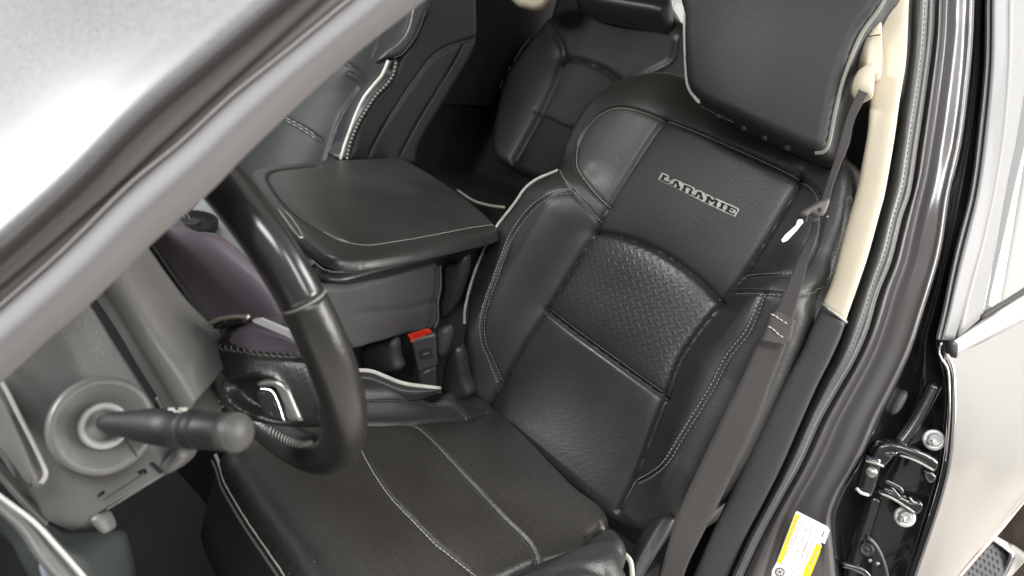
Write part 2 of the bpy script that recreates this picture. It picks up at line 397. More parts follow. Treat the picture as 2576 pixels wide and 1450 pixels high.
def box(name, lo, hi, m, parent=None, bev=.004):
    x0, y0, z0 = lo; x1, y1, z1 = hi
    V = [(x0, y0, z0), (x1, y0, z0), (x1, y1, z0), (x0, y1, z0), (x0, y0, z1), (x1, y0, z1), (x1, y1, z1), (x0, y1, z1)]
    Fc = [(3, 2, 1, 0), (4, 5, 6, 7), (0, 1, 5, 4), (1, 2, 6, 5), (2, 3, 7, 6), (3, 0, 4, 7)]
    o = mesh(name, V, Fc, m, parent, smooth=False)
    if bev: b = o.modifiers.new('bevel', 'BEVEL'); b.width = bev; b.segments = 2
    return o
def frame_of(axis, up=(0, 0, 1)):
    a = np.array(axis, float); a /= np.linalg.norm(a); u = np.array(up, float)
    if abs(u @ a) > .95: u = np.array((1., 0, 0))
    x = np.cross(u, a); x /= np.linalg.norm(x); return x, np.cross(a, x), a
def lathe(name, o, axis, prof, m, parent=None, seg=32, sx=1., closed=False, smooth=True):
    """prof: list of (distance along the axis, radius)"""
    x, y, a = frame_of(axis); o = np.array(o, float); V = []; Fc = []
    for (h, r) in prof:
        for k in range(seg):
            t = 2 * math.pi * k / seg; V.append(o + a * h + r * (sx * math.cos(t) * x + math.sin(t) * y))
    for i in range(len(prof) - 1):
        for k in range(seg): Fc.append((i * seg + k, i * seg + (k + 1) % seg, (i + 1) * seg + (k + 1) % seg, (i + 1) * seg + k))
    if not closed: Fc += [tuple(range(seg))[::-1], tuple((len(prof) - 1) * seg + k for k in range(seg))]
    ob = mesh(name, V, Fc, m, parent, smooth=smooth)
    return ob
def plate(name, surf, outline, m, parent=None, lift=0., thick=.001, smooth_outline=False, n=60, bev=0.):
    """flat cut-out lying on a surface (emblem pieces, print, brackets)"""
    st = surf.st(outline, lift); st = cr1(st, n, True) if smooth_outline else st; c = len(st)
    T = surf.pos(st, lift, fine=surf.fine is not None); Bt = T - surf.n * thick
    V = np.concatenate([T, Bt]); Fc = [tuple(range(c)), tuple(range(2 * c - 1, c - 1, -1))] + [(i, c + i, c + (i + 1) % c, (i + 1) % c) for i in range(c)]
    nn = np.zeros(3)
    for i in range(c): nn += np.cross(T[i] - T[0], T[(i + 1) % c] - T[0])
    if nn @ surf.n < 0: Fc = [f[::-1] for f in Fc]
    o = mesh(name, V, Fc, m, parent, smooth=False)
    if bev: b = o.modifiers.new('bevel', 'BEVEL'); b.width = bev; b.segments = 3; b.limit_method = 'ANGLE'
    return o
def strokes(name, surf, segs, m, parent, lift, thick=.0008):
    V = []; Fc = []; k = 0
    for (a, b, w) in segs:
        a, b = np.array(a, float), np.array(b, float); t = b - a; t /= np.linalg.norm(t) + 1e-9; s = np.array([-t[1], t[0]]) * w / 2
        c = [a - s, b - s, b + s, a + s]; l = lift + (k % 7) * .00004; k += 1
        T = surf.pos(surf.st(c, lift), l); Bt = T - surf.n * thick; o = len(V); V += list(T) + list(Bt)
        f = [(0, 1, 2, 3), (7, 6, 5, 4), (0, 4, 5, 1), (1, 5, 6, 2), (2, 6, 7, 3), (3, 7, 4, 0)]
        if np.cross(T[1] - T[0], T[2] - T[0]) @ surf.n < 0: f = [x[::-1] for x in f]
        Fc += [tuple(o + i for i in x) for x in f]
    return mesh(name, V, Fc, m, parent, smooth=False)
sm = lambda x, a, b: (lambda t: t * t * (3 - 2 * t))(np.clip((x - a) / (b - a), 0, 1))
#==SETTING==
# ------------------------------------------------------------------ setting
def slab(name, c, kind='structure'):
    pass
fl = box('floor', (-9, -9, -1.05), (9, 9, -.95), 'floor', bev=0); fl['kind'] = 'structure'
gw = thing('garage_wall', (0, -4.4, -.95), 'white garage wall far behind the truck, seen through the rear window', 'wall')
box('wall_panel', (-7, -4.5, -.95), (7, -4.4, 3.2), 'wall', gw, 0)
V = []; Fc = []
for i in range(60):
    x = -1 + i * .12; o = len(V); V += [(x, -4.396, -.9), (x + .012, -4.396, -.9), (x + .012, -4.396, 3.1), (x, -4.396, 3.1)]; Fc.append((o + 3, o + 2, o + 1, o))
for i in range(24):
    z = -.5 + i * .15; o = len(V); V += [(-1, -4.393, z), (6.9, -4.393, z), (6.9, -4.393, z + .012), (-1, -4.393, z + .012)]; Fc.append((o + 3, o + 2, o + 1, o))
mesh('joint_lines', V, Fc, 'tile', gw, smooth=False)

# ------------------------------------------------------------------ truck body shell
body = thing('truck_body', (-.4, 0, -.4), 'dark metallic truck body: door pillars, seals, roof and cabin floor around the seats', 'truck body')
box('cabin_floor', (-.36, -1.5, -.36), (1.35, 1.25, -.31), 'carpet', body)
box('far_side_trim', (1.32, -1.5, -.31), (1.36, 1.3, .32), 'dark', body)
box('rear_cabin_wall', (-.40, -1.58, -.35), (1.32, -1.52, .56), 'dark', body)
box('rear_quarter_trim', (1.28, -1.50, .28), (1.32, -.52, 1.02), 'dark', body)
box('far_door_pillar', (1.20, -.50, .33), (1.32, -.28, 1.0), 'beige', body)
box('roof', (-.22, -1.55, 1.02), (1.25, .30, 1.06), 'beige', body, .02)
#==DRIVER SEAT==
# ------------------------------------------------------------------ driver's seat
r22 = math.radians(22)
SB0 = Surf((0, 0, 0), (1, 0, 0), (0, -math.sin(r22), math.cos(r22)))
inL = [(1665, 300), (1525, 515), (1490, 580), (1370, 775), (1240, 990), (1200, 1060)]
inR = [(2005, 445), (1994, 483), (1874, 683), (1810, 760), (1717, 890), (1672, 999), (1592, 1206), (1552, 1285)]
L_ = SB0.st(inL); R_ = SB0.st(inR); L_ = L_[L_[:, 1].argsort()]; R_ = R_[R_[:, 1].argsort()]
def hback(s, t):
    sl = np.interp(t, L_[:, 1], L_[:, 0]); sr = np.interp(t, R_[:, 1], R_[:, 0])
    A = .052 * sm(t, -.05, .10) * (1 - sm(t, .36, .47)) + .016
    a = np.where(s > 0, s - sl, sr - s)
    rise = sm(a, -.004, .07) * A - .034 * sm(a, .07, .17)
    ins = .006 * np.cos(np.clip(s / .16, -1, 1) * math.pi / 2) + .008 * np.exp(-((t - .18) / .09) ** 2)
    top = -.045 * sm(t, .56, .70)
    return rise + ins * (1 - sm(a, -.02, .03)) + top
SB = Surf((0, 0, 0), (1, 0, 0), (0, -math.sin(r22), math.cos(r22)), hback)
seat = thing('driver_seat', (0, .2, -.31), 'black leather driver seat with embroidered emblem and pale piping, nearest seat', 'car seat', 'front seats')
back_out = [(1396, 424), (1403, 385), (1430, 318), (1480, 244), (1556, 192), (1625, 174), (1705, 180), (1800, 215), (1930, 285), (2060, 350),
            (2128, 392), (2148, 440), (2144, 540), (2120, 630), (2086, 695), (2040, 735), (2022, 800), (1985, 900), (1930, 1020), (1860, 1150), (1790, 1250), (1700, 1330),
            (1560, 1330), (1440, 1240), (1340, 1150), (1240, 1060), (1190, 1015), (1170, 975), (1162, 900), (1163, 810), (1177, 720), (1200, 655), (1238, 580), (1290, 512), (1342, 452), (1390, 428)]
arch = [(1490, 580), (1530, 585), (1580, 598), (1640, 622), (1700, 658), (1760, 706), (1810, 760)]
low = [(1368, 776), (1440, 832), (1520, 890), (1600, 948), (1676, 1003)]
dstL = [(1432, 478), (1390, 487), (1339, 520), (1289, 586), (1262, 650), (1243, 700), (1219, 766), (1209, 816), (1213, 862), (1229, 900), (1252, 962)]
dstR = [(1917, 740), (1898, 790), (1877, 836), (1827, 900), (1794, 966), (1755, 1030), (1712, 1099), (1675, 1160), (1640, 1192), (1599, 1213)]
yokeL = [(1525, 517), (1490, 480), (1456, 434), (1447, 405), (1453, 360), (1478, 315), (1512, 283), (1556, 269), (1612, 279), (1667, 299)]
bandL = [(1500, 556), (1463, 510), (1430, 475), (1402, 428)]
yokeT = [(1667, 299), (1750, 332), (1850, 375), (1960, 425), (2010, 448)]
yokeR = [(2010, 448), (2040, 468), (2058, 498), (2062, 540), (2055, 600), (2030, 660), (1996, 688), (1950, 690), (1872, 694)]
bandR = [(1848, 735), (1900, 735), (1990, 741), (2040, 728), (2080, 690), (2112, 630), (2128, 560), (2135, 500)]
bk = panel('backrest', SB, back_out, 'leather', seat, res=.0026, er=.022, thick=.085, n_out=260, flare=.02,
  creases=[(inL, .0045, .0075, .006, .025), (inR, .0045, .0075, .006, .025), (arch, .004, .007, .010, .022), (low, .0045, .006, .004, .02),
           (dstL, .0032, .0035, .004, .012), (dstR, .0032, .0035, .004, .012), (yokeL, .003, .004, .004, .012), (bandL, .003, .004),
           (yokeT, .003, .004, .003, .015), (yokeR, .003, .004, .003, .012), (bandR, .003, .004)],
  regions=[('woven_insert', 'leather_weave', arch + [(1717, 890), (1676, 1003)] + low[::-1][1:]),
           ('lower_insert', 'leather_low', low + [(1592, 1206), (1552, 1285), (1470, 1250), (1340, 1150), (1240, 1045), (1240, 990)]),
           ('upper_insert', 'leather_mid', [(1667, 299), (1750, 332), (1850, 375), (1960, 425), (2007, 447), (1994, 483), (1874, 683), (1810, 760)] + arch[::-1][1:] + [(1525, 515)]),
           ('shoulder_pad', 'leather_soft', yokeL + [(1600, 410)])])
pipeL = [(1400, 425), (1342, 450), (1290, 508), (1240, 574), (1200, 653), (1178, 716), (1164, 775), (1162, 815)]
st = cr1(SB.st(pipeL, .0), 50); pp = SB.pos(st, -.001, fine=False) - SB.n * .010
tube('piping', pp + np.array([.003, 0, 0]), .0029, 'piping', bk)
tube('lower_piping', [pp[-1] + np.array([.003, 0, 0]), SB.pos(SB.st([(1166, 900)]), -.012, False)[0], SB.pos(SB.st([(1176, 965)]), -.012, False)[0]], .0026, 'dark', bk)
for nm, ln, o1, o2, dark in (('outline_stitching', dstL, 6, -5, 0), ('outline_stitching', dstR, 6, -5, 0)):
    sew(nm, on_px(SB, offset_px(ln, o1, 90), 90, .0003), 'thread', bk, r=.0008, dash=.0045)
    sew(nm, on_px(SB, offset_px(ln, o2, 90), 90, .0003), 'thread', bk, r=.0006, dash=.0045)
sew('yoke_stitching', on_px(SB, offset_px(yokeL, 0, 90), 90, .002), 'thread', bk, r=.0010, dash=.0052, gap=.0006)
sew('yoke_stitching', on_px(SB, offset_px(yokeL, -7, 90), 90, .0005), 'thread_dark', bk, r=.0006)
sew('yoke_stitching', on_px(SB, offset_px(yokeT, -1, 90), 90, .002), 'thread', bk, r=.0009, dash=.0052, gap=.0006)
sew('yoke_stitching', on_px(SB, offset_px(yokeT, -8, 90), 90, .0005), 'thread_dark', bk, r=.0006)
sew('yoke_stitching', on_px(SB, offset_px(yokeR, 4, 90), 90, .0005), 'thread', bk, r=.0006)
sew('yoke_stitching', on_px(SB, offset_px(yokeR, -5, 90), 90, .0005), 'thread_dark', bk, r=.0006)
sew('band_stitching', on_px(SB, offset_px(bandL, 4, 60), 60, .0006), 'thread', bk, r=.0007, dash=.005, gap=.0008)
sew('band_stitching', on_px(SB, offset_px(bandR, 2, 60), 60, .0006), 'thread', bk, r=.0005)
sew('band_stitching', on_px(SB, offset_px(bandR, -9, 60), 60, .0006), 'thread_dark', bk, r=.0006)
tube('insert_welt', on_px(SB, offset_px(low, -6, 40), 40, .0008), .0016, 'leather', bk)
tube('insert_welt', on_px(SB, offset_px(low, 5, 40), 40, .0004), .0014, 'leather', bk)
# emblem: pale embroidered ground with dark slab letters
E_ = lambda l: [(1610 + a * .12255, 404 + b * .12255) for a, b in l]
eo = [(450, 250), (520, 275), (592, 312), (578, 392), (628, 418), (705, 382), (780, 405), (852, 442), (864, 472), (890, 464), (1000, 505), (1108, 556), (1130, 604), (1190, 604), (1260, 630), (1325, 662),
      (1332, 702), (1385, 692), (1492, 748), (1502, 782), (1570, 778), (1800, 880), (2020, 978), (2034, 1010), (1945, 1155), (1700, 1045), (1420, 912), (1390, 905), (1100, 750), (800, 600), (600, 500), (372, 392), (372, 370)]
emb = plate('emblem', SB, E_(eo), 'piping', bk, lift=.0011, thick=.0014)
A_ = [((735, 420), (668, 515), 38), ((745, 425), (800, 565), 50), ((705, 425), (790, 455), 34), ((608, 478), (692, 520), 24), ((728, 540), (812, 578), 24)]
LT = [((500, 300), (440, 395), 58), ((455, 290), (555, 333), 26), ((408, 375), (582, 458), 30), ((580, 460), (606, 425), 24)] + A_ + \
     [((935, 515), (890, 620), 58), ((895, 506), (1040, 562), 30), ((1030, 555), (1078, 610), 40), ((1075, 600), (1010, 645), 34), ((1030, 635), (1040, 690), 42), ((850, 602), (935, 640), 24), ((985, 668), (1062, 694), 24)] + \
     [((a[0] + 474, a[1] + 224), (b[0] + 474, b[1] + 224), w) for a, b, w in A_] + \
     [((1410, 750), (1370, 855), 52), ((1400, 745), (1478, 835), 50), ((1470, 840), (1550, 800), 36), ((1575, 820), (1530, 935), 56), ((1365, 735), (1450, 762), 24), ((1328, 842), (1420, 882), 24), ((1490, 905), (1572, 948), 24), ((1530, 806), (1612, 843), 24),
      ((1705, 880), (1660, 985), 52), ((1658, 868), (1752, 908), 24), ((1618, 960), (1702, 1004), 24),
      ((1835, 940), (1785, 1045), 58), ((1788, 920), (1988, 1010), 28), ((1820, 992), (1905, 1030), 24), ((1740, 1020), (1922, 1110), 32), ((1985, 1005), (1968, 1052), 22), ((1918, 1112), (1940, 1066), 22), ((1905, 1010), (1890, 1050), 18)]
strokes('emblem_letters', SB, [(E_([a])[0], E_([b])[0], w * .12255) for a, b, w in LT], 'seam', emb, .0019)

# headrest
HS = Surf((0, .035, 0), (1, 0, 0), (0, -math.sin(math.radians(16)), math.cos(math.radians(16))), lambda s, t: .022 * np.exp(-((s + .05) / .14) ** 2 - ((t - .74) / .22) ** 2))
hr_out = [(1722, -60), (1715, 40), (1716, 130), (1722, 205), (1742, 240), (1775, 262), (1850, 297), (1950, 342), (2020, 372), (2052, 380), (2074, 372), (2082, 345), (2096, 270), (2120, 180), (2160, 80), (2210, 8), (2230, -70), (1980, -120)]
hr = panel('headrest', HS, hr_out, mat('headrest_leather', (.017, .0172, .0185), .50, spec=.4, bump=[('cell', 300, .12), ('noise', 12, .2)], var=(5, .15)), seat, res=.0035, er=.016, thick=.075, flare=.02, n_out=200)
hp = cr1(HS.st(hr_out[:5] + [(1752, 250)]), 60)
tube('headrest_piping', HS.pos(hp, .0, False) - HS.n * .014, .0034, 'piping', hr)
hp = cr1(HS.st([(2045, 379), (2066, 376), (2080, 352), (2096, 272), (2120, 182), (2160, 82), (2212, 6), (2240, -60)]), 60)
tube('headrest_piping', HS.pos(hp, .0, False) - HS.n * .012, .0030, mat('grey_green_piping', (.17, .17, .15), .5), hr)
# slipped bottom seam of the cover, with small gathers
gp = HS.pos(cr1(HS.st([(1760, 256), (1850, 300), (1950, 345), (2040, 381)]), 22), -.014, False)
for i, p in enumerate(gp[[4, 9, 13, 17]]):
    lathe('cover_gather', p + np.array([0, .006, -.004]), (0, 1, -.3), [(0, .0035), (.003, .0045), (.004, .002)], 'black', hr, 7)
sew('headrest_stitching', gp[:8] - np.array([0, 0, .004]), 'thread_dark', hr, r=.0006)
for x in (-.085, .02):
    b0 = SB.pos([(x, .60)], -.03, False)[0]; tube('headrest_post', [b0, b0 + np.array([0, .0, .11])], .007, 'dark', hr, seg=12)

# cushion
r8 = math.radians(8)
CO = [(1225, 1032), (1359, 1153), (1459, 1249), (1560, 1330)]
CS0 = Surf((0, 0, 0), (1, 0, 0), (0, math.cos(r8), math.sin(r8)))
ci = CS0.st([(905, 1064), (930, 1062), (1000, 1060), (1100, 1052), (1165, 1048), (1225, 1032)]); ci = ci[ci[:, 1].argsort()]
co_ = CS0.st([(1100, 1500), (1259, 1449), (1359, 1403), (1492, 1359), (1522, 1313)]); co_ = co_[co_[:, 1].argsort()]
def hcush(s, t):
    a = np.where(s > 0, s - np.interp(t, ci[:, 1], ci[:, 0]), np.interp(t, co_[:, 1], co_[:, 0]) - s)
    h = .034 * sm(a, -.002, .045) * sm(t, .02, .12) * (1 - .8 * sm(t, .40, .52)) - .02 * sm(a, .06, .11) * (s < 0)
    return h + .008 * np.exp(-((t - .25) / .18) ** 2) - .055 * sm(t, .40, .60)
CU = Surf((0, 0, 0), (1, 0, 0), (0, math.cos(r8), math.sin(r8)), hcush)
cus_out = [(1140, 975), (1108, 976), (1060, 973), (1010, 964), (962, 945), (910, 932), (850, 938), (760, 975), (660, 1030), (590, 1080), (560, 1120), (563, 1140), (587, 1195), (633, 1268), (683, 1338), (727, 1401), (770, 1475), (830, 1560), (1000, 1640),
           (1300, 1640), (1560, 1600), (1600, 1500), (1594, 1440), (1580, 1402), (1592, 1365), (1580, 1330), (1540, 1280), (1459, 1215), (1359, 1115), (1260, 1020), (1200, 985)]
s1 = [(1042, 1061), (1080, 1095), (1159, 1179), (1215, 1238), (1272, 1299), (1332, 1356), (1361, 1399)]
s2 = [(905, 1110), (919, 1143), (945, 1189), (985, 1246), (1045, 1309), (1099, 1363), (1159, 1409), (1225, 1462)]
cin = [(880, 1062), (930, 1062), (1000, 1060), (1100, 1052), (1165, 1048), (1228, 1034)]
cout = [(1150, 1480), (1259, 1449), (1359, 1403), (1440, 1376), (1492, 1359), (1485, 1343), (1505, 1325), (1524, 1310)]
cdb = [(890, 996), (925, 996), (1059, 999), (1115, 1009), (1159, 1031), (1182, 1048)]
wr = [(1524, 1310), (1550, 1300), (1585, 1310)]
cu = panel('cushion', CU, cus_out, 'leather', seat, res=.0026, er=.03, thick=.11, n_out=260, flare=.01,
   creases=[(cin, .004, .006, .004, .02), (s1, .0042, .005, .004, .02), (s2, .003, .003, .003, .015), (cout, .006, .010, .008, .02), (cdb, .003, .003, .003, .012), (wr, .006, .006),
            ([(1400, 1440), (1460, 1425), (1520, 1440)], .008, .003), ([(1492, 1359), (1530, 1352), (1560, 1372)], .006, .004)],
   regions=[('seat_insert', 'leather_perf', [(560, 1118), (760, 1010), (880, 1062), (1000, 1060), (1100, 1052), (1165, 1048), (1228, 1034), (1300, 1095), (1459, 1235), (1545, 1300)] + cout[::-1] + [(1000, 1560), (900, 1600), (830, 1560), (727, 1401), (633, 1268)])])
tube('insert_welt', on_px(CU, offset_px(s1, -3, 60), 60, .0006), .0013, 'thread_dark', cu)
tube('insert_welt', on_px(CU, offset_px(s1, 4, 60), 60, .0002), .0016, 'leather', cu)
sew('insert_stitching', on_px(CU, offset_px(s2, 0, 90), 90, .0012), 'thread', cu, r=.0007, dash=.006, gap=.0004)
sew('bolster_stitching', on_px(CU, offset_px(cdb, -7, 60), 60, .0004), 'thread_dark', cu, r=.0007)
sew('bolster_stitching', on_px(CU, offset_px(cdb, 7, 60), 60, .0004), 'thread_dark', cu, r=.0008)
ibp = [(860, 934), (905, 932), (936, 935), (970, 948), (1002, 961), (1030, 968), (1070, 973), (1109, 978)]
tp = [1, 1, 1, 1, 1, .9, .6, .15]
ibo = lambda k: [(u + 3 * (1 - t), v + k * t) for (u, v), t in zip(ibp, tp)]
loft('inboard_side', [D(ibp, 1.153, 1.205), D(ibo(9), 1.146, 1.197), D(ibo(22), 1.142, 1.193), D(ibo(48), 1.15, 1.2)], 'leather', cu, n=40, thick=.006)
tube('inboard_piping', [P(*q) for q in D([(860, 934), (905, 932), (936, 935), (970, 948), (1002, 961), (1030, 968), (1070, 973), (1109, 978)], 1.148, 1.20)], .0036, 'piping', cu)
fp = [(548, 1100), (563, 1138), (587, 1193), (633, 1266), (683, 1336), (727, 1399), (770, 1470), (820, 1550)]
fs = cr1(CU.st(fp), 60); f3 = CU.pos(fs, 0, False)
tube('front_piping', f3 + np.array([.0, .002, -.028]), .0026, 'piping', cu)
tube('front_piping', f3 + np.array([.0, .006, -.036]), .0022, 'thread_dark', cu)
tube('outboard_piping', [P(*q) for q in D([(1562, 1392), (1578, 1402), (1588, 1422), (1592, 1480)], .975, .935)], .0036, 'piping', cu)
# seat base and side valance
box('seat_base', (-.24, -.02, -.30), (.22, .46, -.07), 'black', seat, .02)
VS = surf3((1700, 1300, 1.06), (1620, 1449, 1.02), (1740, 1330, 1.06))
lv = [(1672, 1300), (1700, 1298), (1704, 1312), (1690, 1345), (1655, 1400), (1610, 1470), (1580, 1480), (1600, 1420), (1640, 1345)]
panel('recline_cover', VS, lv, 'dark', seat, res=.004, er=.008, thick=.03)
#==CONSOLE==
# ------------------------------------------------------------------ centre console
con = thing('center_console', (.45, .1, -.31), 'wide black leather centre console with padded armrest lid and cupholders', 'console')
LS = Surf((.3, 0, .285), (1, 0, 0), (0, 1, 0), lambda s, t: .006 * np.exp(-((s - .15) / .2) ** 2 - ((t - .1) / .2) ** 2))
lid_out = [(633, 424), (700, 410), (800, 402), (880, 398), (960, 395), (1010, 397), (1045, 412), (1100, 444), (1180, 500), (1238, 548), (1262, 575), (1240, 590), (1100, 622), (960, 648), (880, 655), (830, 648), (790, 625), (745, 590), (700, 545), (660, 490), (636, 445)]
lseam = [(1250, 560), (1170, 572), (1092, 587), (992, 604), (925, 612), (859, 601), (800, 570), (760, 545), (722, 512), (695, 478), (678, 448), (686, 432), (720, 424), (800, 416)]
lid = panel('armrest_lid', LS, lid_out, 'leather', con, res=.0035, er=.016, thick=.002, n_out=200, creases=[(lseam, .0035, .0035, .003, .015)])
sew('lid_stitching', on_px(LS, offset_px(lseam, 1, 120)[:70], 120, .0014), 'thread', lid, r=.0009, dash=.0045, gap=.001)
sew('lid_stitching', on_px(LS, offset_px(lseam, 1, 120)[70:], 120, .0010), 'thread_dark', lid, r=.0007)
# leather skirt under the lid, with a zip-like double seam
sk0 = [(1242, 578), (1100, 612), (960, 638), (880, 646), (830, 638), (790, 614), (740, 574), (690, 522), (650, 470)]
sk1 = [(1200, 612), (1080, 640), (960, 668), (870, 684), (820, 680), (785, 655), (728, 600), (678, 548), (640, 500)]
sk2 = [(1196, 622), (1080, 655), (960, 685), (870, 706), (815, 704), (780, 680), (716, 622), (666, 570), (630, 520)]
sk3 = [(1190, 628), (1080, 664), (960, 700), (870, 724), (805, 724), (775, 700), (704, 640), (655, 590), (620, 540)]
dd = (1.335, 1.0)
def zd(l, z):      # pixels of a drawn line taken at the height z
    out = []
    for (u, v) in l:
        r = rays([(u, v)])[0]; out.append((u, v, (z - CAM[2]) / r[2]))
    return out
loft('lid_side', [zd(sk0, .280), zd(sk1, .262), zd(sk2, .252), zd(sk3, .236)], 'leather', lid, sub=8)
g = np.array([P(*q) for q in zd(sk1, .262)])[:6]
sew('side_stitching', cr1(g + (CAM - g) * .012, 120), 'thread', lid, r=.0011, dash=.0024, gap=.0016, zig=.0012)
tube('side_seam', cr1(g + (CAM - g) * .010 + np.array([0, 0, .006]), 60), .0014, 'seam', lid)
# console sides
vin = [(805, 724), (884, 722), (990, 696), (1101, 664), (1110, 672), (1110, 731), (1102, 765), (1103, 804), (1090, 832), (1030, 842), (892, 881), (870, 860), (840, 800)]
VN = surf3((884, 725, 1.06), (1101, 665, 1.27), (892, 881, 1.12))
vn = panel('side_cover', VN, vin, 'vinyl', con, res=.004, er=.006, thick=.012, smooth_outline=False,
      creases=[([(900, 790), (1000, 782), (1060, 770), (1100, 760)], .006, .0025), ([(1095, 670), (1098, 740), (1090, 800)], .003, .002)])
tube('cover_edge', [P(1107, 668, 1.262), P(1108, 720, 1.275), P(1101, 762, 1.28), P(1102, 802, 1.29), P(1092, 828, 1.29)], .0022, 'vinyl', con)
for nm, mm, pg, dz in (('rear_flap', 'darkgrey', [(1113, 676), (1140, 664), (1166, 648), (1164, 690), (1150, 740), (1128, 790), (1106, 806), (1104, 765), (1112, 730)], 1.31),
                       ('folded_cloth', 'darkgrey', [(905, 880), (960, 868), (985, 862), (992, 905), (1000, 935), (960, 944), (915, 934)], 1.22),
                       ('lower_boot', 'leather', [(1118, 905), (1150, 880), (1168, 960), (1180, 1000), (1140, 1010), (1108, 984)], 1.24),
                       ('trim_corner', 'vinyl', [(1095, 836), (1120, 832), (1118, 870), (1104, 905), (1096, 880)], 1.29)):
    c_ = np.mean(pg, 0); panel(nm, surf3((c_[0], c_[1], dz), (c_[0] + 40, c_[1], dz - .02), (c_[0], c_[1] + 40, dz + .015)), pg, mm, con, res=.004, er=.008, thick=.012, puff=.004, pr=.015)
box('console_body', (.30, -.10, -.31), (.66, .34, .235), 'dark', con, .01)
loft('front_tray', [D([(500, 500), (560, 470), (600, 450), (618, 440)], 1.30, 1.33), D([(480, 560), (600, 560), (700, 560), (760, 600)], 1.18, 1.12), D([(560, 650), (640, 700), (720, 700), (790, 660)], 1.10, 1.06)], mat('console_top_plastic', (.30, .33, .32), .4), con, n=30)
tube('tray_ridge', [P(700, 528, 1.09), P(745, 590, 1.05), P(762, 598, 1.05), P(740, 560, 1.08), P(716, 532, 1.1)], .003, 'silver', con)
ch = P(486, 553, 1.13)
lathe('cupholder_rim', ch, (0, .05, 1), [(-.012, .036), (.001, .036), (.003, .034), (.002, .031), (-.004, .029), (-.008, .012), (-.008, .0005)], 'black', con, 40)
lathe('cupholder_liner', ch + np.array([.004, .004, .0]), (0, .05, 1), [(-.006, .016), (-.003, .015), (-.0035, .012), (-.0055, .0005)], 'darkgrey', con, 30)
tube('cupholder_tab', [P(452, 535, 1.14), P(464, 548, 1.14), P(470, 575, 1.14)], .0022, 'silver', con)
tube('cupholder_tab', [P(462, 530, 1.14), P(474, 545, 1.14), P(482, 572, 1.14)], .0016, 'silver', con)
KS = surf3((430, 572, 1.12), (445, 560, 1.12), (440, 575, 1.12)); plate('cup_glint', KS, [(420, 574), (434, 556), (440, 562), (442, 575)], 'white', con)  # white plate painted as a glint beside the cupholder

# ------------------------------------------------------------------ buckle on its stalk
bu = thing('seat_belt_buckle', P(1075, 965, 1.25), 'black seat belt buckle with a red release button beside the driver seat', 'seat belt buckle')
BS = surf3((1034, 859, 1.20), (1093, 841, 1.20), (1052, 935, 1.215))
panel('buckle_body', BS, [(1033, 860), (1092, 842), (1096, 845), (1101, 918), (1096, 924), (1053, 938), (1049, 934)], 'darkgrey', bu, res=.002, er=.003, thick=.026, smooth_outline=False)
plate('recessed_mark', BS, [(1052, 884), (1086, 876), (1089, 900), (1056, 908)], 'dark', bu, lift=.0006)
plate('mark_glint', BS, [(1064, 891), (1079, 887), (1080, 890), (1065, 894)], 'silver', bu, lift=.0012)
plate('button_lip', BS, [(1033, 858), (1092, 840), (1093, 846), (1034, 864)], 'silver', bu, lift=.001)
RS = surf3((1025, 841, 1.215), (1076, 826, 1.225), (1034, 857, 1.20))
red = plate('release_button', RS, [(1024, 841), (1075, 825), (1081, 827), (1094, 839), (1035, 858)], 'red', bu, lift=.0, thick=.012, bev=.0015)
plate('button_dish', RS, [(1036, 843), (1074, 832), (1080, 839), (1042, 851)], mat('red_dish', (.6, .03, .015), .35), bu, lift=.0008)
SS = surf3((1051, 937, 1.22), (1098, 925, 1.22), (1056, 970, 1.23))
panel('buckle_stalk', SS, [(1050, 934), (1097, 922), (1099, 980), (1058, 984)], 'darkgrey', bu, res=.003, er=.003, thick=.014, smooth_outline=False)
plate('stalk_slot', SS, [(1064, 936), (1080, 930), (1083, 934), (1067, 941)], 'silver', bu, lift=.001)
#==OTHER SEATS==
# ------------------------------------------------------------------ passenger seat
ps = thing('passenger_seat', (.95, .1, -.31), 'black leather passenger seat beyond the console, its pale zipped edge facing us', 'car seat', 'front seats')
PF = Surf((.95, 0, 0), (1, 0, 0), (0, -math.sin(r22), math.cos(r22)), lambda s, t: -.03 * np.exp(-((s + .02) / .09) ** 2))
ppipe = [(857, 402), (866, 370), (879, 333), (895, 290), (915, 247), (940, 215), (962, 188), (977, 153)]
ed2 = [(1000, 150), (1020, 125), (1040, 90), (1058, 40), (1066, 0), (1068, -40)]
PLEA = mat('passenger_leather', (.016, .0185, .0172), .55, spec=.35, bump=[('cell', 300, .1), ('noise', 14, .25)], var=(6, .15))
pf = panel('backrest', PF, [(560, 470), (560, 350), (700, 200), (880, 0), (960, -90), (1075, -90), (1066, 0), (1056, 45), (1038, 92), (1018, 126), (1000, 150), (985, 180), (955, 217), (925, 251), (903, 288), (888, 325), (872, 372), (858, 410), (840, 470), (700, 520)], PLEA, ps, res=.005, er=.012, thick=.05,
   creases=[([(860, 150), (905, 190), (925, 230)], .004, .005), ([(700, 290), (760, 322), (805, 352)], .004, .006), ([(940, 60), (955, 90), (935, 145)], .005, .006), ([(870, 180), (900, 210), (850, 290), (810, 400)], .005, .007, .01, .03)], n_out=220)
sew('panel_stitching', on_px(PF, [(718, 296), (760, 318), (800, 346)], 30, .002), 'thread', pf, r=.0009, dash=.02, gap=.001)
sew('panel_stitching', on_px(PF, [(720, 304), (760, 326), (798, 353)], 30, .002), 'thread', pf, r=.0009, dash=.02, gap=.001)
pe = PF.pos(cr1(PF.st(ppipe), 60), .002, False)
tube('edge_piping', [P(*q) for q in D(ppipe, 1.555, 1.545)], .0036, 'piping', pf)
pe2 = np.array([P(u, v, 1.55) for u, v in [(873, 402), (881, 362), (901, 312), (921, 278), (945, 242), (974, 212), (990, 187), (998, 152)]])
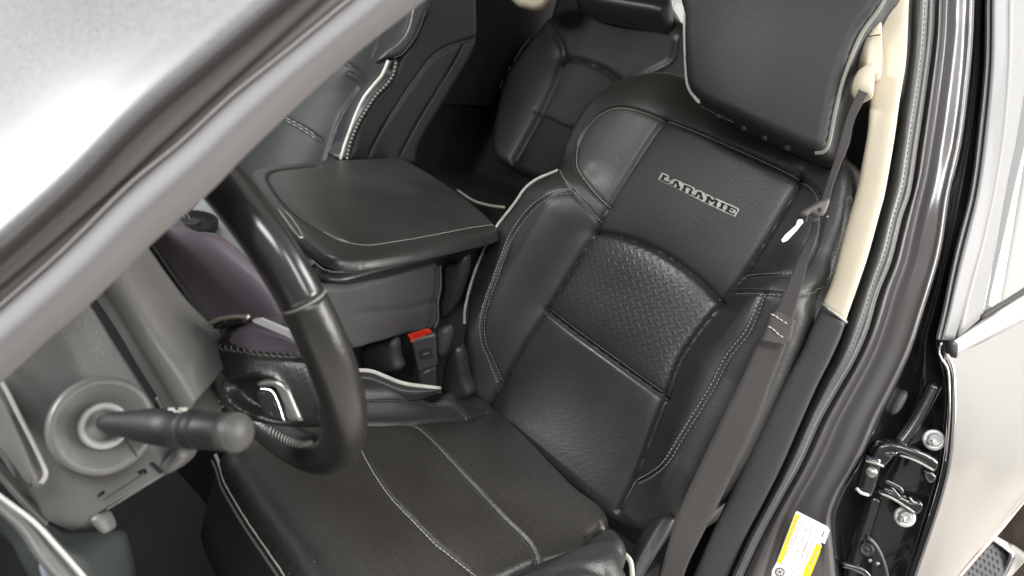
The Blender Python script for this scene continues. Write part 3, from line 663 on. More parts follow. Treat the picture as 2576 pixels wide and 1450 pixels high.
sew('edge_zip', cr1(pe2, 80), mat('zip_teeth', (.24, .23, .205), .45), pf, r=.0034, dash=.0055, gap=.003, lift=.001)
tube('zip_tape', pe2 + (pe2 - CAM) * .003, .006, 'black', pf)
tube('zip_tape', pe2 + (pe2 - CAM) * .003 + np.array([0, -.010, -.002]), .002, 'dark', pf)
PSd = Surf((.72, 0, 0), (0, 1, 0), (0, 0, 1))
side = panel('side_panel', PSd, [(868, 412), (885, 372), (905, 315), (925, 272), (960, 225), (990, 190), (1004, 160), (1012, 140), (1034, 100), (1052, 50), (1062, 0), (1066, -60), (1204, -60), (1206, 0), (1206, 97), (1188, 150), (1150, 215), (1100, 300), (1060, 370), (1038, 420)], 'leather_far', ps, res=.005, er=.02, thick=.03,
   creases=[([(932, 388), (960, 330), (1000, 270), (1040, 210), (1085, 150), (1130, 120), (1205, 96)], .005, .006), ([(1006, 392), (1050, 310), (1100, 230), (1140, 160), (1168, 108)], .004, .004)], n_out=200)
for ln in ([(932, 390), (962, 332), (1000, 268), (1040, 208), (1085, 148), (1130, 118), (1203, 97)], [(1008, 394), (1052, 312), (1100, 232), (1142, 162), (1170, 108)]):
    q = on_px(PSd, ln, 50, .002); tube('side_welt', q, .0024, mat('welt_grey', (.05, .048, .052), .5), side)
SBn = surf3((1030, 30, 1.53), (1075, 30, 1.53), (1000, 130, 1.55))
panel('shoulder_band', SBn, [(1048, -50), (1029, 33), (1019, 73), (999, 100), (962, 130), (942, 160), (975, 152), (1005, 144), (1022, 130), (1045, 100), (1062, 60), (1079, 17), (1086, -50)], 'leather_far', side, res=.004, er=.01, thick=.02)
sew('band_stitching', cr1([P(u, v, 1.515) for u, v in [(1070, 30), (1056, 70), (1038, 104), (1012, 136), (985, 148)]], 40), 'thread_dark', side, r=.0012)
ph = box('cushion', (.74, -.05, -.2), (1.2, .45, .02), 'leather_far', ps, .04)

# ------------------------------------------------------------------ rear bench
rs = thing('rear_bench_seat', (.8, -1., -.31), 'black leather rear bench seat in shade behind the front seats', 'rear seat')
RB = Surf((.9, -.95, 0), (1, 0, 0), (0, -math.sin(r22), math.cos(r22)), lambda s, t: 0 * s)
rb_out = [(1232, 330), (1245, 260), (1262, 200), (1290, 150), (1345, 75), (1380, 30), (1400, -20), (1450, -60), (1620, -60), (1690, 30), (1722, 60), (1740, 130), (1740, 250), (1560, 420), (1420, 480), (1340, 450), (1280, 420), (1235, 390)]
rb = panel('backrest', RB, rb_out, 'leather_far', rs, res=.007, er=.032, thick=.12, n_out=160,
   creases=[([(1413, 145), (1460, 150), (1520, 175), (1557, 202)], .008, .012, .01, .03), ([(1413, 145), (1380, 230), (1340, 310), (1290, 400)], .010, .014, .015, .04), ([(1343, 276), (1400, 298), (1442, 318)], .006, .006),
            ([(1380, 20), (1385, 65), (1410, 110), (1413, 145)], .008, .01), ([(1700, 100), (1690, 150), (1640, 180), (1610, 200)], .008, .008)],
   regions=[('center_insert', mat('rear_insert_leather', (.035, .037, .036), .55, bump=[('cell', 250, .1)]), [(1413, 145), (1460, 150), (1520, 175), (1560, 203), (1442, 318), (1343, 276)])])
tube('edge_welt', on_px(RB, [(1253, 220), (1265, 190), (1290, 150), (1315, 110), (1350, 75)], 30, .004), .004, mat('welt_dim', (.05, .045, .05), .5), rb)
RC = Surf((1.0, -.7, .02), (1, 0, 0), (0, 1, 0), lambda s, t: .01 * np.exp(-(s / .2) ** 2))
panel('cushion', RC, [(1040, 405), (1060, 375), (1110, 358), (1200, 362), (1260, 385), (1340, 430), (1395, 470), (1420, 520), (1300, 560), (1230, 540), (1180, 500), (1120, 470)], 'leather_far', rs, res=.008, er=.05, thick=.15, n_out=120)
tube('cushion_piping', [P(1150, 478, 1.9), P(1190, 505, 1.88), P(1230, 517, 1.86), P(1270, 522, 1.85)], .0035, mat('dim_piping', (.35, .35, .3), .5), rs)
rh = surf3((1430, -30, 2.35), (1680, 10, 2.2), (1440, 40, 2.3))
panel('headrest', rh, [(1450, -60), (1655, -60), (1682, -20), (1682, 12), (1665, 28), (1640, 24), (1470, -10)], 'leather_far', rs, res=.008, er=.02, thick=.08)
hk = surf3((1290, -10, 2.3), (1370, -10, 2.3), (1290, 20, 2.3))
bz = panel('beige_bezel', hk, [(1275, -40), (1390, -40), (1372, 6), (1350, 16), (1335, 15), (1300, 2)], 'beige', body, res=.006, er=.01, thick=.03)
#==BELT==
# ------------------------------------------------------------------ seat belt (driver)
sbt = thing('seat_belt', (-.3, -.1, -.2), 'brown-grey seat belt webbing running down the pillar to the outer side of the driver seat', 'seat belt')
def ribbon(name, Lp, Rp, d0, d1, m, parent, thick=.0013, n=80, mid=None):
    rows = [D(Lp, d0, d1)] + ([D(mid[0], mid[1], mid[2])] if mid else []) + [D(Rp, d0 - .006, d1 - .006)]
    return loft(name, rows, m, parent, n=n, sub=6, thick=thick)
ribbon('upper_webbing', [(2168, 200), (2160, 227), (2134, 283), (2114, 350), (2100, 400), (2076, 470), (2064, 510)], [(2190, 205), (2184, 233), (2150, 300), (2137, 360), (2117, 407), (2094, 470), (2086, 512)], .985, .965, 'belt', sbt)
ribbon('lower_webbing', [(2046, 556), (2037, 590), (2007, 650), (1990, 690), (1974, 733), (1950, 783), (1934, 800), (1917, 843), (1897, 883), (1860, 966), (1810, 1066), (1750, 1193), (1717, 1266), (1690, 1340), (1660, 1449), (1640, 1520)],
       [(2061, 558), (2056, 590), (2036, 650), (2026, 690), (2012, 740), (2000, 790), (1990, 825), (1978, 864), (1966, 900), (1940, 966), (1904, 1066), (1847, 1186), (1800, 1283), (1760, 1360), (1727, 1430), (1700, 1520)], .962, 1.02, 'belt', sbt, n=140)
fold = ribbon('folded_flap', [(1952, 782), (1937, 797), (1930, 822), (1915, 858)], [(2001, 808), (1997, 822), (1990, 850), (1972, 868)], .958, .958, mat('belt_fold', (.058, .046, .04), .6, bump=[('noise', 300, .5)]), sbt, n=20)
sew('flap_stitching', cr1([P(*q) for q in D([(1938, 790), (1950, 795), (1965, 806), (1984, 817)], .954)], 30), 'piping', fold, r=.0010, dash=.006, gap=.0005)
sew('flap_stitching', cr1([P(*q) for q in D([(1931, 821), (1945, 828), (1958, 842), (1973, 851)], .954)], 30), 'piping', fold, r=.0010, dash=.006, gap=.0005)
GS = surf3((2030, 540, .95), (2080, 510, .95), (2060, 560, .95))
gd = panel('latch_tongue', GS, [(2019, 545), (2020, 533), (2035, 522), (2060, 508), (2082, 498), (2090, 502), (2086, 520), (2076, 540), (2064, 545), (2052, 541), (2042, 537), (2032, 546)], mat('tongue_plastic', (.09, .08, .075), .45), sbt, res=.0018, er=.004, thick=.010)
lathe('tongue_hole', GS.pos(GS.st([(2062, 528)]), .0003)[0], GS.n, [(0, .0028), (.0008, .0028), (.0009, .0015)], 'seam', gd, 14)
tube('tongue_blade', [P(2030, 546, .95), P(2024, 560, .95)], .0035, 'black', gd, flat=.5)
TS = surf3((2015, 552, .945), (1970, 606, .945), (2025, 560, .945))
plate('metal_tongue', TS, [(2010, 552), (2019, 553), (2021, 560), (2015, 567), (2005, 580), (1980, 606), (1970, 610), (1966, 604), (1975, 592), (2004, 566), (2005, 558)], mat('polished_tongue', (.95, .95, .97), .45, metal=.2), gd, thick=.002)
tube('stop_button', [P(2080, 544, .958), P(2081, 547, .958)], .0016, 'silver', sbt)
DR = surf3((2180, 150, 1.0), (2205, 150, 1.0), (2185, 200, 1.0))
dr = panel('height_adjuster', DR, [(2212, 42), (2222, 40), (2222, 190), (2186, 182), (2178, 160), (2176, 130), (2184, 92), (2198, 60)], 'beige', sbt, res=.003, er=.006, thick=.02)
tube('adjuster_gap', [P(2186, 92, .992), P(2215, 88, .992)], .0009, 'seam', dr)
D2 = surf3((2170, 200, .975), (2200, 200, .975), (2180, 230, .975))
panel('belt_guide', D2, [(2186, 160), (2172, 180), (2166, 200), (2167, 218), (2176, 232), (2192, 244), (2204, 236), (2206, 160)], 'beige', sbt, res=.0022, er=.010, thick=.02, puff=.004, pr=.01)
#==PILLAR==
# ------------------------------------------------------------------ B-pillar and seals (parts of the truck body)
tl = [(2220, -60), (2215, 0), (2210, 50), (2200, 150), (2190, 233), (2182, 333), (2167, 417), (2154, 483), (2120, 600), (2100, 683), (2078, 743), (2069, 764)]
tr = [(2290, -60), (2287, 0), (2280, 150), (2264, 250), (2250, 350), (2227, 483), (2214, 533), (2184, 643), (2157, 723), (2130, 800), (2128, 812)]
def midrow(a, b, f, n=14): a = cr1(a, n); b = cr1(b, n); return [tuple(x) for x in (a * (1 - f) + b * f)]
loft('upper_pillar_trim', [D(tl, 1.03, 1.045), D(midrow(tl, tr, .06), 1.012, 1.027), D(midrow(tl, tr, .5), 1.002, 1.017), D(midrow(tl, tr, .93), 1.0, 1.015), D(tr, 1.015, 1.03)], 'beige', body, n=80, thick=.01)
ll = [(2069, 768), (2037, 833), (2010, 893), (1967, 966), (1917, 1066), (1864, 1183), (1810, 1299), (1744, 1449), (1710, 1530)]
lr = [(2127, 815), (2110, 860), (2084, 916), (2058, 966), (2010, 1073), (1970, 1166), (1924, 1259), (1877, 1349), (1832, 1449), (1800, 1530)]
loft('lower_pillar_trim', [D(ll, 1.045, 1.115), D(midrow(ll, lr, .05), 1.026, 1.094), D(midrow(ll, lr, .5), 1.018, 1.083), D(midrow(ll, lr, .94), 1.016, 1.081), D(lr, 1.03, 1.095)], 'darkgrey', body, n=80, thick=.01)
tube('trim_joint', [P(2068, 764, 1.018), P(2085, 778, 1.012), P(2110, 796, 1.012), P(2130, 812, 1.02)], .0022, 'silver', body)
# black sheet put in as the shade of the gap between seat and pillar
loft('gap_shade_sheet', [D([(2160, 240), (2130, 380), (2100, 560), (2060, 700), (2000, 830), (1900, 1040), (1780, 1290), (1640, 1500)], 1.22, 1.25), D([(2225, 240), (2200, 380), (2160, 560), (2110, 740), (2060, 850), (1960, 1060), (1860, 1290), (1760, 1530)], 1.12, 1.18)], 'black', body, n=40, thick=.01)
# textured rubber door seal
w2 = [(2356, -60), (2352, 0), (2347, 100), (2330, 233), (2310, 367), (2292, 483), (2270, 550), (2244, 656), (2210, 743), (2184, 833), (2150, 910), (2118, 966), (2067, 1056), (2017, 1166), (1967, 1256), (1917, 1349), (1870, 1449), (1835, 1530)]
w1 = [(u - 1, v) for u, v in tr[:-1]] + lr[1:]
seal_rows = [D(w1, 1.05, 1.12), D(midrow(w1, w2, .15, 20), 1.02, 1.09), D(midrow(w1, w2, .45, 20), 1.005, 1.07), D(midrow(w1, w2, .7, 20), 1.012, 1.075), D(midrow(w1, w2, .82, 20), 1.03, 1.095), D(w2, 1.035, 1.10)]
sew('seal_ridge', cr1([P(*q) for q in D(midrow(w1, w2, .62, 20), 1.000, 1.063)], 200), mat('ridge_rubber', (.10, .10, .103), .5), body, r=.0010, dash=.004, gap=.003)
loft('door_seal', seal_rows, 'rubber', body, n=120, thick=.006)
tube('seal_edge', [P(*q) for q in D([(u - 12, v - 3) for u, v in w2], 1.018, 1.083)], .0026, mat('seal_lip', (.16, .155, .145), .5, bump=[('noise', 150, .6)]), body, n=120)
# painted pillar face
w4 = [(2452, -60), (2450, 0), (2444, 133), (2427, 300), (2410, 400), (2389, 483), (2370, 616), (2344, 716), (2314, 810), (2290, 883), (2252, 966), (2207, 1053), (2164, 1153), (2120, 1226), (2094, 1283), (2090, 1316), (2098, 1399), (2104, 1470), (2104, 1530)]
pr_ = [D(w2, 1.045, 1.11), D(midrow(w2, w4, .12, 24), 1.034, 1.098), D(midrow(w2, w4, .22, 24), 1.038, 1.102), D(midrow(w2, w4, .30, 24), 1.046, 1.112), D(midrow(w2, w4, .55, 24), 1.036, 1.099),
       D(midrow(w2, w4, .80, 24), 1.028, 1.088), D(midrow(w2, w4, .93, 24), 1.022, 1.079), D(w4, 1.034, 1.086)]
loft('door_pillar', pr_, 'paint', body, n=120, sub=5, thick=.004)
w5 = [(2480, -60), (2477, 0), (2474, 166), (2457, 333), (2438, 483), (2404, 616), (2386, 700), (2370, 783), (2354, 853), (2366, 905), (2380, 966), (2380, 1050), (2370, 1166), (2350, 1249), (2327, 1326), (2284, 1449), (2255, 1530)]
jb = [D(w4, 1.06, 1.10), D(midrow(w4, w5, .25, 24), 1.11, 1.14), D(midrow(w4, w5, .5, 24), 1.13, 1.15), D(midrow(w4, w5, .75, 24), 1.12, 1.14), D(w5, 1.10, 1.12)]
loft('hinge_jamb', jb, 'paint_dark', body, n=100, sub=5, thick=.004)
tube('jamb_rib', [P(*q) for q in D([(2352, 966), (2320, 1030), (2290, 1080), (2260, 1120)], 1.10)], .010, 'paint_dark', body)
tube('jamb_rib', [P(*q) for q in D([(2200, 1245), (2185, 1300), (2165, 1360), (2135, 1460)], 1.11)], .011, 'paint_dark', body)
JS = surf3((2265, 1010, 1.11), (2290, 1010, 1.11), (2250, 1050, 1.11))
panel('jamb_plug', JS, [(2283, 985), (2289, 990), (2284, 1010), (2266, 1038), (2250, 1046), (2247, 1036), (2258, 1008), (2272, 988)], mat('plug_grey', (.11, .11, .12), .4), body, res=.003, er=.006, thick=.006, puff=.003, pr=.01)
JP = surf3((2180, 1380, 1.10), (2230, 1390, 1.10), (2180, 1440, 1.10))
tube('jamb_arc', [P(*q) for q in D([(2182, 1352), (2200, 1368), (2218, 1400), (2230, 1440), (2236, 1490)], 1.095)], .0045, mat('jamb_edge', (.07, .07, .07), .35), body, flat=.6)
tube('jamb_arc', [P(*q) for q in D([(2120, 1420), (2150, 1428), (2180, 1445), (2195, 1480)], 1.095)], .005, 'paint_dark', body)
lathe('jamb_screw', P(2180, 1383, 1.09), CAM - P(2180, 1383, 1.09), [(0, .010), (.003, .010), (.004, .007), (.002, .006), (.004, .003)], 'dark', body, 20)
for u, v in ((2188, 1410), (2207, 1418)): lathe('jamb_dimple', P(u, v, 1.09), CAM - P(u, v, 1.09), [(0, .003), (.001, .003), (.0012, .001)], 'silver', body, 10)

# hinge
hg = thing('door_hinge', P(2260, 1200, 1.09), 'black painted rear door hinge bolted in the door jamb', 'hinge')
HP = surf3((2220, 1130, 1.075), (2355, 1175, 1.075), (2210, 1240, 1.085))
panel('upper_arm', HP, [(2196, 1150), (2212, 1126), (2232, 1116), (2262, 1118), (2310, 1134), (2358, 1158), (2364, 1172), (2352, 1190), (2316, 1168), (2272, 1146), (2256, 1148), (2240, 1166), (2226, 1176), (2200, 1168)], 'paint_dark', hg, res=.002, er=.006, thick=.016)
panel('lower_arm', HP, [(2206, 1236), (2224, 1234), (2250, 1240), (2290, 1262), (2318, 1264), (2326, 1276), (2318, 1292), (2304, 1298), (2286, 1288), (2250, 1262), (2214, 1246)], 'paint_dark', hg, res=.002, er=.005, thick=.016)
tube('arm_edge', [P(*q) for q in D([(2264, 1146), (2290, 1154), (2320, 1168), (2348, 1184)], 1.064)], .0016, 'silver', hg)
tube('arm_edge', [P(*q) for q in D([(2215, 1242), (2240, 1252), (2270, 1270), (2300, 1290)], 1.066)], .0018, 'silver', hg)
tube('knuckle', [P(2196, 1150, 1.075), P(2186, 1190, 1.075), P(2170, 1242, 1.075)], [.0125, .0135, .0125], 'paint_dark', hg, seg=20)
tube('knuckle_collar', [P(2178, 1160, 1.062), P(2200, 1165, 1.058), P(2222, 1174, 1.062)], .0022, 'silver', hg)
tube('knuckle_collar', [P(2154, 1228, 1.064), P(2166, 1240, 1.06), P(2184, 1246, 1.062)], .0024, 'steel', hg)
lathe('hinge_pin', P(2192, 1188, 1.063), CAM - P(2192, 1188, 1.06), [(0, .008), (.003, .008), (.005, .004)], 'silver', hg, 14)
panel('highlight_boss', HP, [(2218, 1138), (2240, 1132), (2262, 1138), (2256, 1148), (2238, 1154), (2222, 1146)], 'paint_dark', hg, res=.002, er=.005, thick=.005, puff=.003, pr=.006)
panel('rear_leaf', HP, [(2326, 1185), (2352, 1194), (2357, 1205), (2344, 1217), (2330, 1208)], 'paint_dark', hg, res=.002, er=.003, thick=.008)
for pts_ in ([(2226, 1210), (2262, 1228), (2268, 1240)], [(2222, 1230), (2250, 1240), (2262, 1254)], [(2240, 1226), (2256, 1246)]):
    tube('spring_leaf', [P(*q) for q in D(pts_, 1.07)], .0035, 'paint_dark', hg)
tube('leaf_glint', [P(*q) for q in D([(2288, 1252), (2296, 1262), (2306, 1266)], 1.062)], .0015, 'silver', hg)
def bolt(u, v, d, r, label):
    p = P(u, v, d); ax = CAM - p; ax = ax / np.linalg.norm(ax) + np.array([-.25, .05, .1]); t = thing('hinge_bolt', p, label, 'bolt', 'hinge bolts')
    lathe('washer', p, ax, [(0, r), (.0035, r), (.005, r * .93), (.005, r * .6), (.0035, r * .55)], 'steel', t, 36)
    lathe('collar', p + ax * .004, ax, [(0, r * .55), (.005, r * .5), (.006, r * .42), (.003, r * .36)], 'steel', t, 28)
    x, y, a = frame_of(ax); q = p + ax * .004 - x * r * .35 - y * r * .35
    lathe('bolt_head', q + ax * .004, ax, [(0, r * .32), (.006, r * .30), (.007, r * .2), (.004, r * .16), (.004, r * .01)], 'silver', t, 6, smooth=False)
    return t
bolt(2348, 1107, 1.10, .0155, 'round zinc bolt with washer above the hinge, beside the door edge')
bolt(2275, 1300, 1.10, .0150, 'round zinc bolt with washer below the hinge arm')

# tyre placard sticker
PL = surf3((2004, 1286, 1.055), (2085, 1329, 1.055), (1955, 1414, 1.062))
stk = thing('tire_placard', P(2010, 1380, 1.06), 'white and yellow tyre information sticker on the door pillar', 'sticker')
Zs = lambda l: [(1894.1 + a * .15068, 1231.2 + b * .15068) for a, b in l]
plate('sticker_sheet', PL, Zs([(712, 385), (740, 366), (1250, 625), (1285, 690), (1200, 915), (1130, 885), (1150, 960), (820, 1640), (300, 1600), (320, 1360), (400, 1210)]), 'paper', stk, thick=.0006)
plate('yellow_band', PL, Zs([(712, 408), (782, 445), (470, 1250), (408, 1210)]), 'yellow', stk, lift=.0004, thick=.0003)
plate('yellow_band', PL, Zs([(1065, 905), (1142, 950), (1120, 1060), (900, 1600), (780, 1600), (860, 1340), (1000, 1060)]), 'yellow', stk, lift=.0004, thick=.0003)
tx = []; tx2 = []
def zrow(x0, y0, x1, y1, n, w, store, fill=.6):
    for i in range(n):
        if random.random() > .86: continue
        a, b = i / n, (i + fill * random.uniform(.7, 1.2)) / n
        store.append((Zs([(x0 + (x1 - x0) * a, y0 + (y1 - y0) * a)])[0], Zs([(x0 + (x1 - x0) * b, y0 + (y1 - y0) * b)])[0], w * .15068))
for k, (x0, y0, x1, y1, n) in enumerate([(800, 500, 480, 1260, 22), (840, 520, 560, 1180, 18), (900, 660, 740, 1080, 6), (1020, 560, 780, 1240, 20), (1100, 640, 840, 1280, 14), (940, 780, 800, 1180, 12), (700, 1310, 640, 1460, 4), (760, 1330, 720, 1460, 3)]):
    zrow(x0, y0, x1, y1, n, 22, tx2 if k % 2 else tx2)
zrow(1200, 680, 1150, 800, 5, 20, tx)
zrow(745, 470, 560, 950, 12, 22, tx2); zrow(1080, 1020, 920, 1400, 12, 26, tx2)
strokes('fine_print', PL, tx2, 'inkgrey', stk, .0009, .0003)
strokes('code_print', PL, tx, 'ink', stk, .0009, .0003)
for (cx, cy, rr, mm, lf) in ((450, 1385, 78, 'ink', .0009), (450, 1385, 56, 'paper', .0012)):
    plate('tyre_symbol', PL, Zs([(cx + rr * 1.05 * math.cos(t), cy + rr * .95 * math.sin(t)) for t in np.linspace(0, 2 * math.pi, 28, endpoint=False)]), mm, stk, lift=lf, thick=.0003)
strokes('tyre_spokes', PL, [(Zs([(450, 1385)])[0], Zs([(450 + 56 * math.cos(t), 1385 + 54 * math.sin(t))])[0], 1.6) for t in np.linspace(.3, 6.58, 6, endpoint=False)], 'ink', stk, .0015, .0003)

# ------------------------------------------------------------------ rear door
rd = thing('rear_door', (-.45, -.7, -.1), 'closed rear door seen edge-on, pale reflections in its paint and window', 'car door')
fr2 = [(2540, -60), (2536, 0), (2534, 166), (2522, 333), (2500, 483), (2470, 616), (2446, 700), (2424, 783), (2400, 858)]
f5 = w5[:9]
loft('window_frame', [D(f5, 1.085, 1.075), D(midrow(f5, fr2, .12, 14), 1.07, 1.06), D(midrow(f5, fr2, .3, 14), 1.085, 1.07), D(midrow(f5, fr2, .36, 14), 1.075, 1.062), D(midrow(f5, fr2, .9, 14), 1.09, 1.075), D(fr2, 1.1, 1.08)], 'frame', rd, n=60, sub=4)
fr3 = [(2600, -60), (2592, 0), (2585, 166), (2560, 333), (2530, 483), (2507, 616), (2480, 750), (2472, 797)]
fr2b = fr2[:-1] + [(2412, 848)]
loft('frame_inner', [D(fr2b, 1.10, 1.08), D(fr3, 1.20, 1.16)], mat('frame_grey_light', (.22, .22, .22), .5), rd, n=40, sub=4)
gl = [D([(2592, -60), (2585, 166), (2560, 333), (2530, 483), (2507, 616), (2472, 797)], 1.21, 1.17), D([(2760, -60), (2760, 166), (2740, 333), (2720, 450), (2700, 560), (2680, 680)], 1.8, 1.7)]
loft('window_pane', gl, 'glass', rd, n=40, sub=4, thick=.004)
loft('window_channel', [D([(2472, 793), (2576, 727), (2680, 660)], 1.15, 1.6), D([(2470, 804), (2576, 740), (2680, 672)], 1.148, 1.598)], 'black', rd, n=20, sub=3, thick=.01)
loft('belt_moulding', [D([(2397, 856), (2470, 806), (2576, 742), (2690, 672)], 1.075, 1.6), D([(2399, 862), (2472, 818), (2576, 765), (2690, 700)], 1.06, 1.585), D([(2407, 893), (2476, 856), (2576, 806), (2690, 748)], 1.065, 1.59)], mat('satin_moulding', (.62, .60, .61), .25, metal=.8), rd, n=40)
EC = surf3((2395, 858, 1.06), (2412, 855, 1.06), (2398, 895, 1.06))
panel('moulding_cap', EC, [(2391, 862), (2402, 858), (2413, 868), (2413, 892), (2407, 902), (2396, 888)], 'darkgrey', rd, res=.002, er=.003, thick=.01)
e1 = [(2366, 862), (2361, 886), (2368, 905), (2382, 925), (2385, 966), (2385, 1050), (2375, 1166), (2355, 1249), (2331, 1326), (2288, 1449), (2262, 1530)]
e2 = [(2376, 862), (2374, 882), (2388, 905), (2396, 930), (2398, 966), (2398, 1060), (2386, 1166), (2366, 1249), (2342, 1326), (2300, 1449), (2275, 1530)]
loft('door_edge', [D(e1, 1.085, 1.115), D(midrow(e1, e2, .35, 16), 1.07, 1.10), D(midrow(e1, e2, .7, 16), 1.075, 1.105), D(e2, 1.082, 1.112)], 'paint_dark', rd, n=90)
tube('bright_lip', [P(*q) for q in D([(2368, 862), (2362, 884), (2370, 905), (2383, 926), (2387, 966), (2388, 1050), (2379, 1160)], 1.065, 1.085)], .0016, 'chrome', rd, n=60)
k1 = [(u + 2, v) for u, v in e2[1:]]
dsk = [D(k1, 1.084, 1.114), D([(2440, 868), (2470, 980), (2462, 1120), (2430, 1250), (2385, 1400), (2350, 1522)], 1.20, 1.16), D([(2530, 825), (2560, 960), (2550, 1110), (2520, 1240), (2440, 1415)], 1.42, 1.27), D([(2600, 790), (2630, 930), (2620, 1080), (2590, 1200), (2520, 1325)], 1.62, 1.40), D([(2690, 750), (2720, 900), (2710, 1040), (2660, 1165)], 1.9, 1.62)]
loft('door_skin', dsk, 'doorskin', rd, n=50, sub=10, thick=.004)
tube('door_lower_edge', [P(*q) for q in D([(2660, 1168), (2576, 1260), (2520, 1328), (2440, 1418), (2350, 1524)], 1.62, 1.16)], .0032, 'pinkish', rd)
KH = surf3((2545, 570, 1.5), (2590, 562, 1.6), (2545, 590, 1.5))
panel('latch_reflection', KH, [(2542, 566), (2576, 556), (2600, 556), (2600, 584), (2560, 586), (2545, 582)], 'frame', rd, res=.004, er=.004, thick=.01)  # reflection in the window, modelled as a small plate

# ------------------------------------------------------------------ running board
rn = thing('running_board', P(2520, 1420, 1.75), 'dark ribbed side step with chrome edge below the rear door', 'side step')
RR = surf3((2494, 1362, 1.72), (2576, 1400, 1.75), (2440, 1449, 1.66))
panel('step_pad', RR, [(2500, 1352), (2490, 1356), (2400, 1460), (2380, 1500), (2470, 1540), (2540, 1420), (2545, 1396), (2536, 1384)], mat('step_rubber', (.06, .062, .068), .55), rn, res=.004, er=.008, thick=.03)
loft('chrome_edge', [D([(2500, 1345), (2545, 1368), (2590, 1400)], 1.72, 1.76), D([(2500, 1356), (2540, 1382), (2552, 1410), (2500, 1500)], 1.71, 1.70)], 'chrome', rn, n=30, thick=.01)
chv = []
for i in range(9):
    for j in range(7):
        cx = 2492 - i * 9 + j * 12; cy = 1366 + i * 12.5 + j * 7
        if cx < 2530 - (cy - 1396) * .35 and cy < 1480: chv += [((cx - 3, cy - 3), (cx + 1.5, cy + 1), 2.4), ((cx + 1.5, cy + 1), (cx, cy + 6), 2.4)]
strokes('tread_marks', RR, chv, 'seam', rn, .0012, .0008)
lathe('rear_tire', P(2640, 1340, 2.45), (1, 0, 0), [(-.12, .22), (-.11, .33), (-.05, .36), (.09, .36), (.12, .33), (.12, .2)], mat('dirty_rubber', (.07, .055, .045), .9, bump=[('noise', 12, 1.0), ('noise', 40, .8)], var=(15, .5)), body, 40)
#==FRONT==
# ------------------------------------------------------------------ windscreen pillar close to the camera (parts of the truck body)
pa = [(-140, 772), (0, 660), (200, 483), (367, 317), (567, 147), (743, 0), (900, -125)]
pm = [(-140, 832), (0, 716), (120, 615), (273, 483), (420, 345), (580, 200), (800, 0), (930, -115)]
pb = [(-140, 890), (0, 770), (160, 628), (323, 467), (450, 362), (583, 240), (720, 130), (878, 0), (1010, -110)]
pc = [(-140, 1080), (0, 966), (110, 866), (233, 760), (387, 610), (533, 480), (633, 377), (859, 167), (1060, 8), (1190, -100)]
def off_c(l, k): return [(u - k * .66, v - k * .75) for u, v in l]
loft('windscreen_pillar_skin', [D(off_c(pa, 900), .95), D(off_c(pa, 560), .60), D(off_c(pa, 300), .455), D(off_c(pa, 120), .408), D(off_c(pa, 40), .400), D(pa, .412)], 'paint_light', body, n=60, sub=10)
loft('pillar_channel', [D(pa, .414), D(midrow(pa, pm, .35), .417), D(pm, .419), D(midrow(pm, pb, .35), .424), D(midrow(pm, pb, .85), .424), D(pb, .418)], 'channel', body, n=60, sub=6)
tube('channel_ridge', [P(*q) for q in D(pb, .4165)], .0011, mat('ridge_grey', (.36, .33, .31), .4), body, n=60)
tube('channel_ridge', [P(*q) for q in D(pm, .4225)], .0007, mat('ridge_dim', (.13, .12, .11), .4), body, n=60)
rows = [D(pb, .424)] + [D(midrow(pb, pc, f), .424 - .022 * math.sin(math.pi * min(1, .12 + f * .88)) ** .8) for f in (.12, .3, .5, .7, .88)] + [D(pc, .424)]
loft('pillar_seal_tube', rows, 'seal', body, n=60, sub=6, thick=.006)

# ------------------------------------------------------------------ steering wheel
sw = thing('steering_wheel', (.025, .599, .373), 'black leather steering wheel seen from behind its left side', 'steering wheel')
wc = np.array([.02471113, .59901817, .37334338]); tilt = .37966564; RW = .17643; yaw = .04458486
ex = np.array([math.cos(yaw), math.sin(yaw), 0]); up = np.array([-math.sin(yaw) * math.sin(tilt), math.cos(yaw) * math.sin(tilt), math.cos(tilt)]); wn = np.cross(ex, up)   # towards the dash or driver
wp = lambda a, r=RW, z=0.: wc + r * (math.cos(a) * ex + math.sin(a) * up) + z * wn
def arc(a0, a1, n, r=RW, z=0.): return [wp(math.radians(x), r, z) for x in np.linspace(a0, a1, n)]
tube('rim', arc(-20, 154.2, 50), .0174, 'rim_gloss', sw, n=120, seg=24)
tube('rim_grip', arc(154.5, 340, 50), [.0178, .0188, .0194, .0186, .0174, .017, .017], 'rim_lea', sw, n=150, seg=24)
tube('rim_seam', arc(154.15, 154.6, 4), .0180, mat('joint_thread', (.17, .165, .15), .5), sw, n=4, seg=24)
sew('rim_stitching', cr1(arc(222, 262, 20, RW - .0175, -.008), 60), 'thread', sw, r=.0013, dash=.004, gap=.002, zig=.0035)
# hub back with leather covered spoke
HB = surf3((560, 880, .655), (760, 900, .605), (560, 1040, .655))
hub_out = [(553, 822), (526, 864), (509, 904), (511, 953), (523, 989), (550, 1027), (600, 1062), (680, 1078), (760, 1082), (812, 1070), (822, 1010), (792, 920), (765, 855), (742, 832), (700, 815), (640, 800), (590, 808)]
recess = [(569, 968), (578, 955), (593, 947), (639, 941), (681, 948), (706, 962), (722, 985), (736, 1017), (752, 1056), (700, 1066), (640, 1046), (600, 1022), (578, 995)]
HB.h = lambda s, t: np.zeros_like(s)
rst = cr1(HB.st(recess), 80, True)
def hhub(s, t):
    sh = np.shape(s); p = np.stack([np.ravel(s), np.ravel(t)], 1); d, _ = seg_dist(p, rst, True); ins = inside(p, rst)
    h = np.where(ins, -.010 * sm(d, 0, .008), .0018 * np.exp(-(d / .004) ** 2))
    return h.reshape(sh)
HB.h = hhub
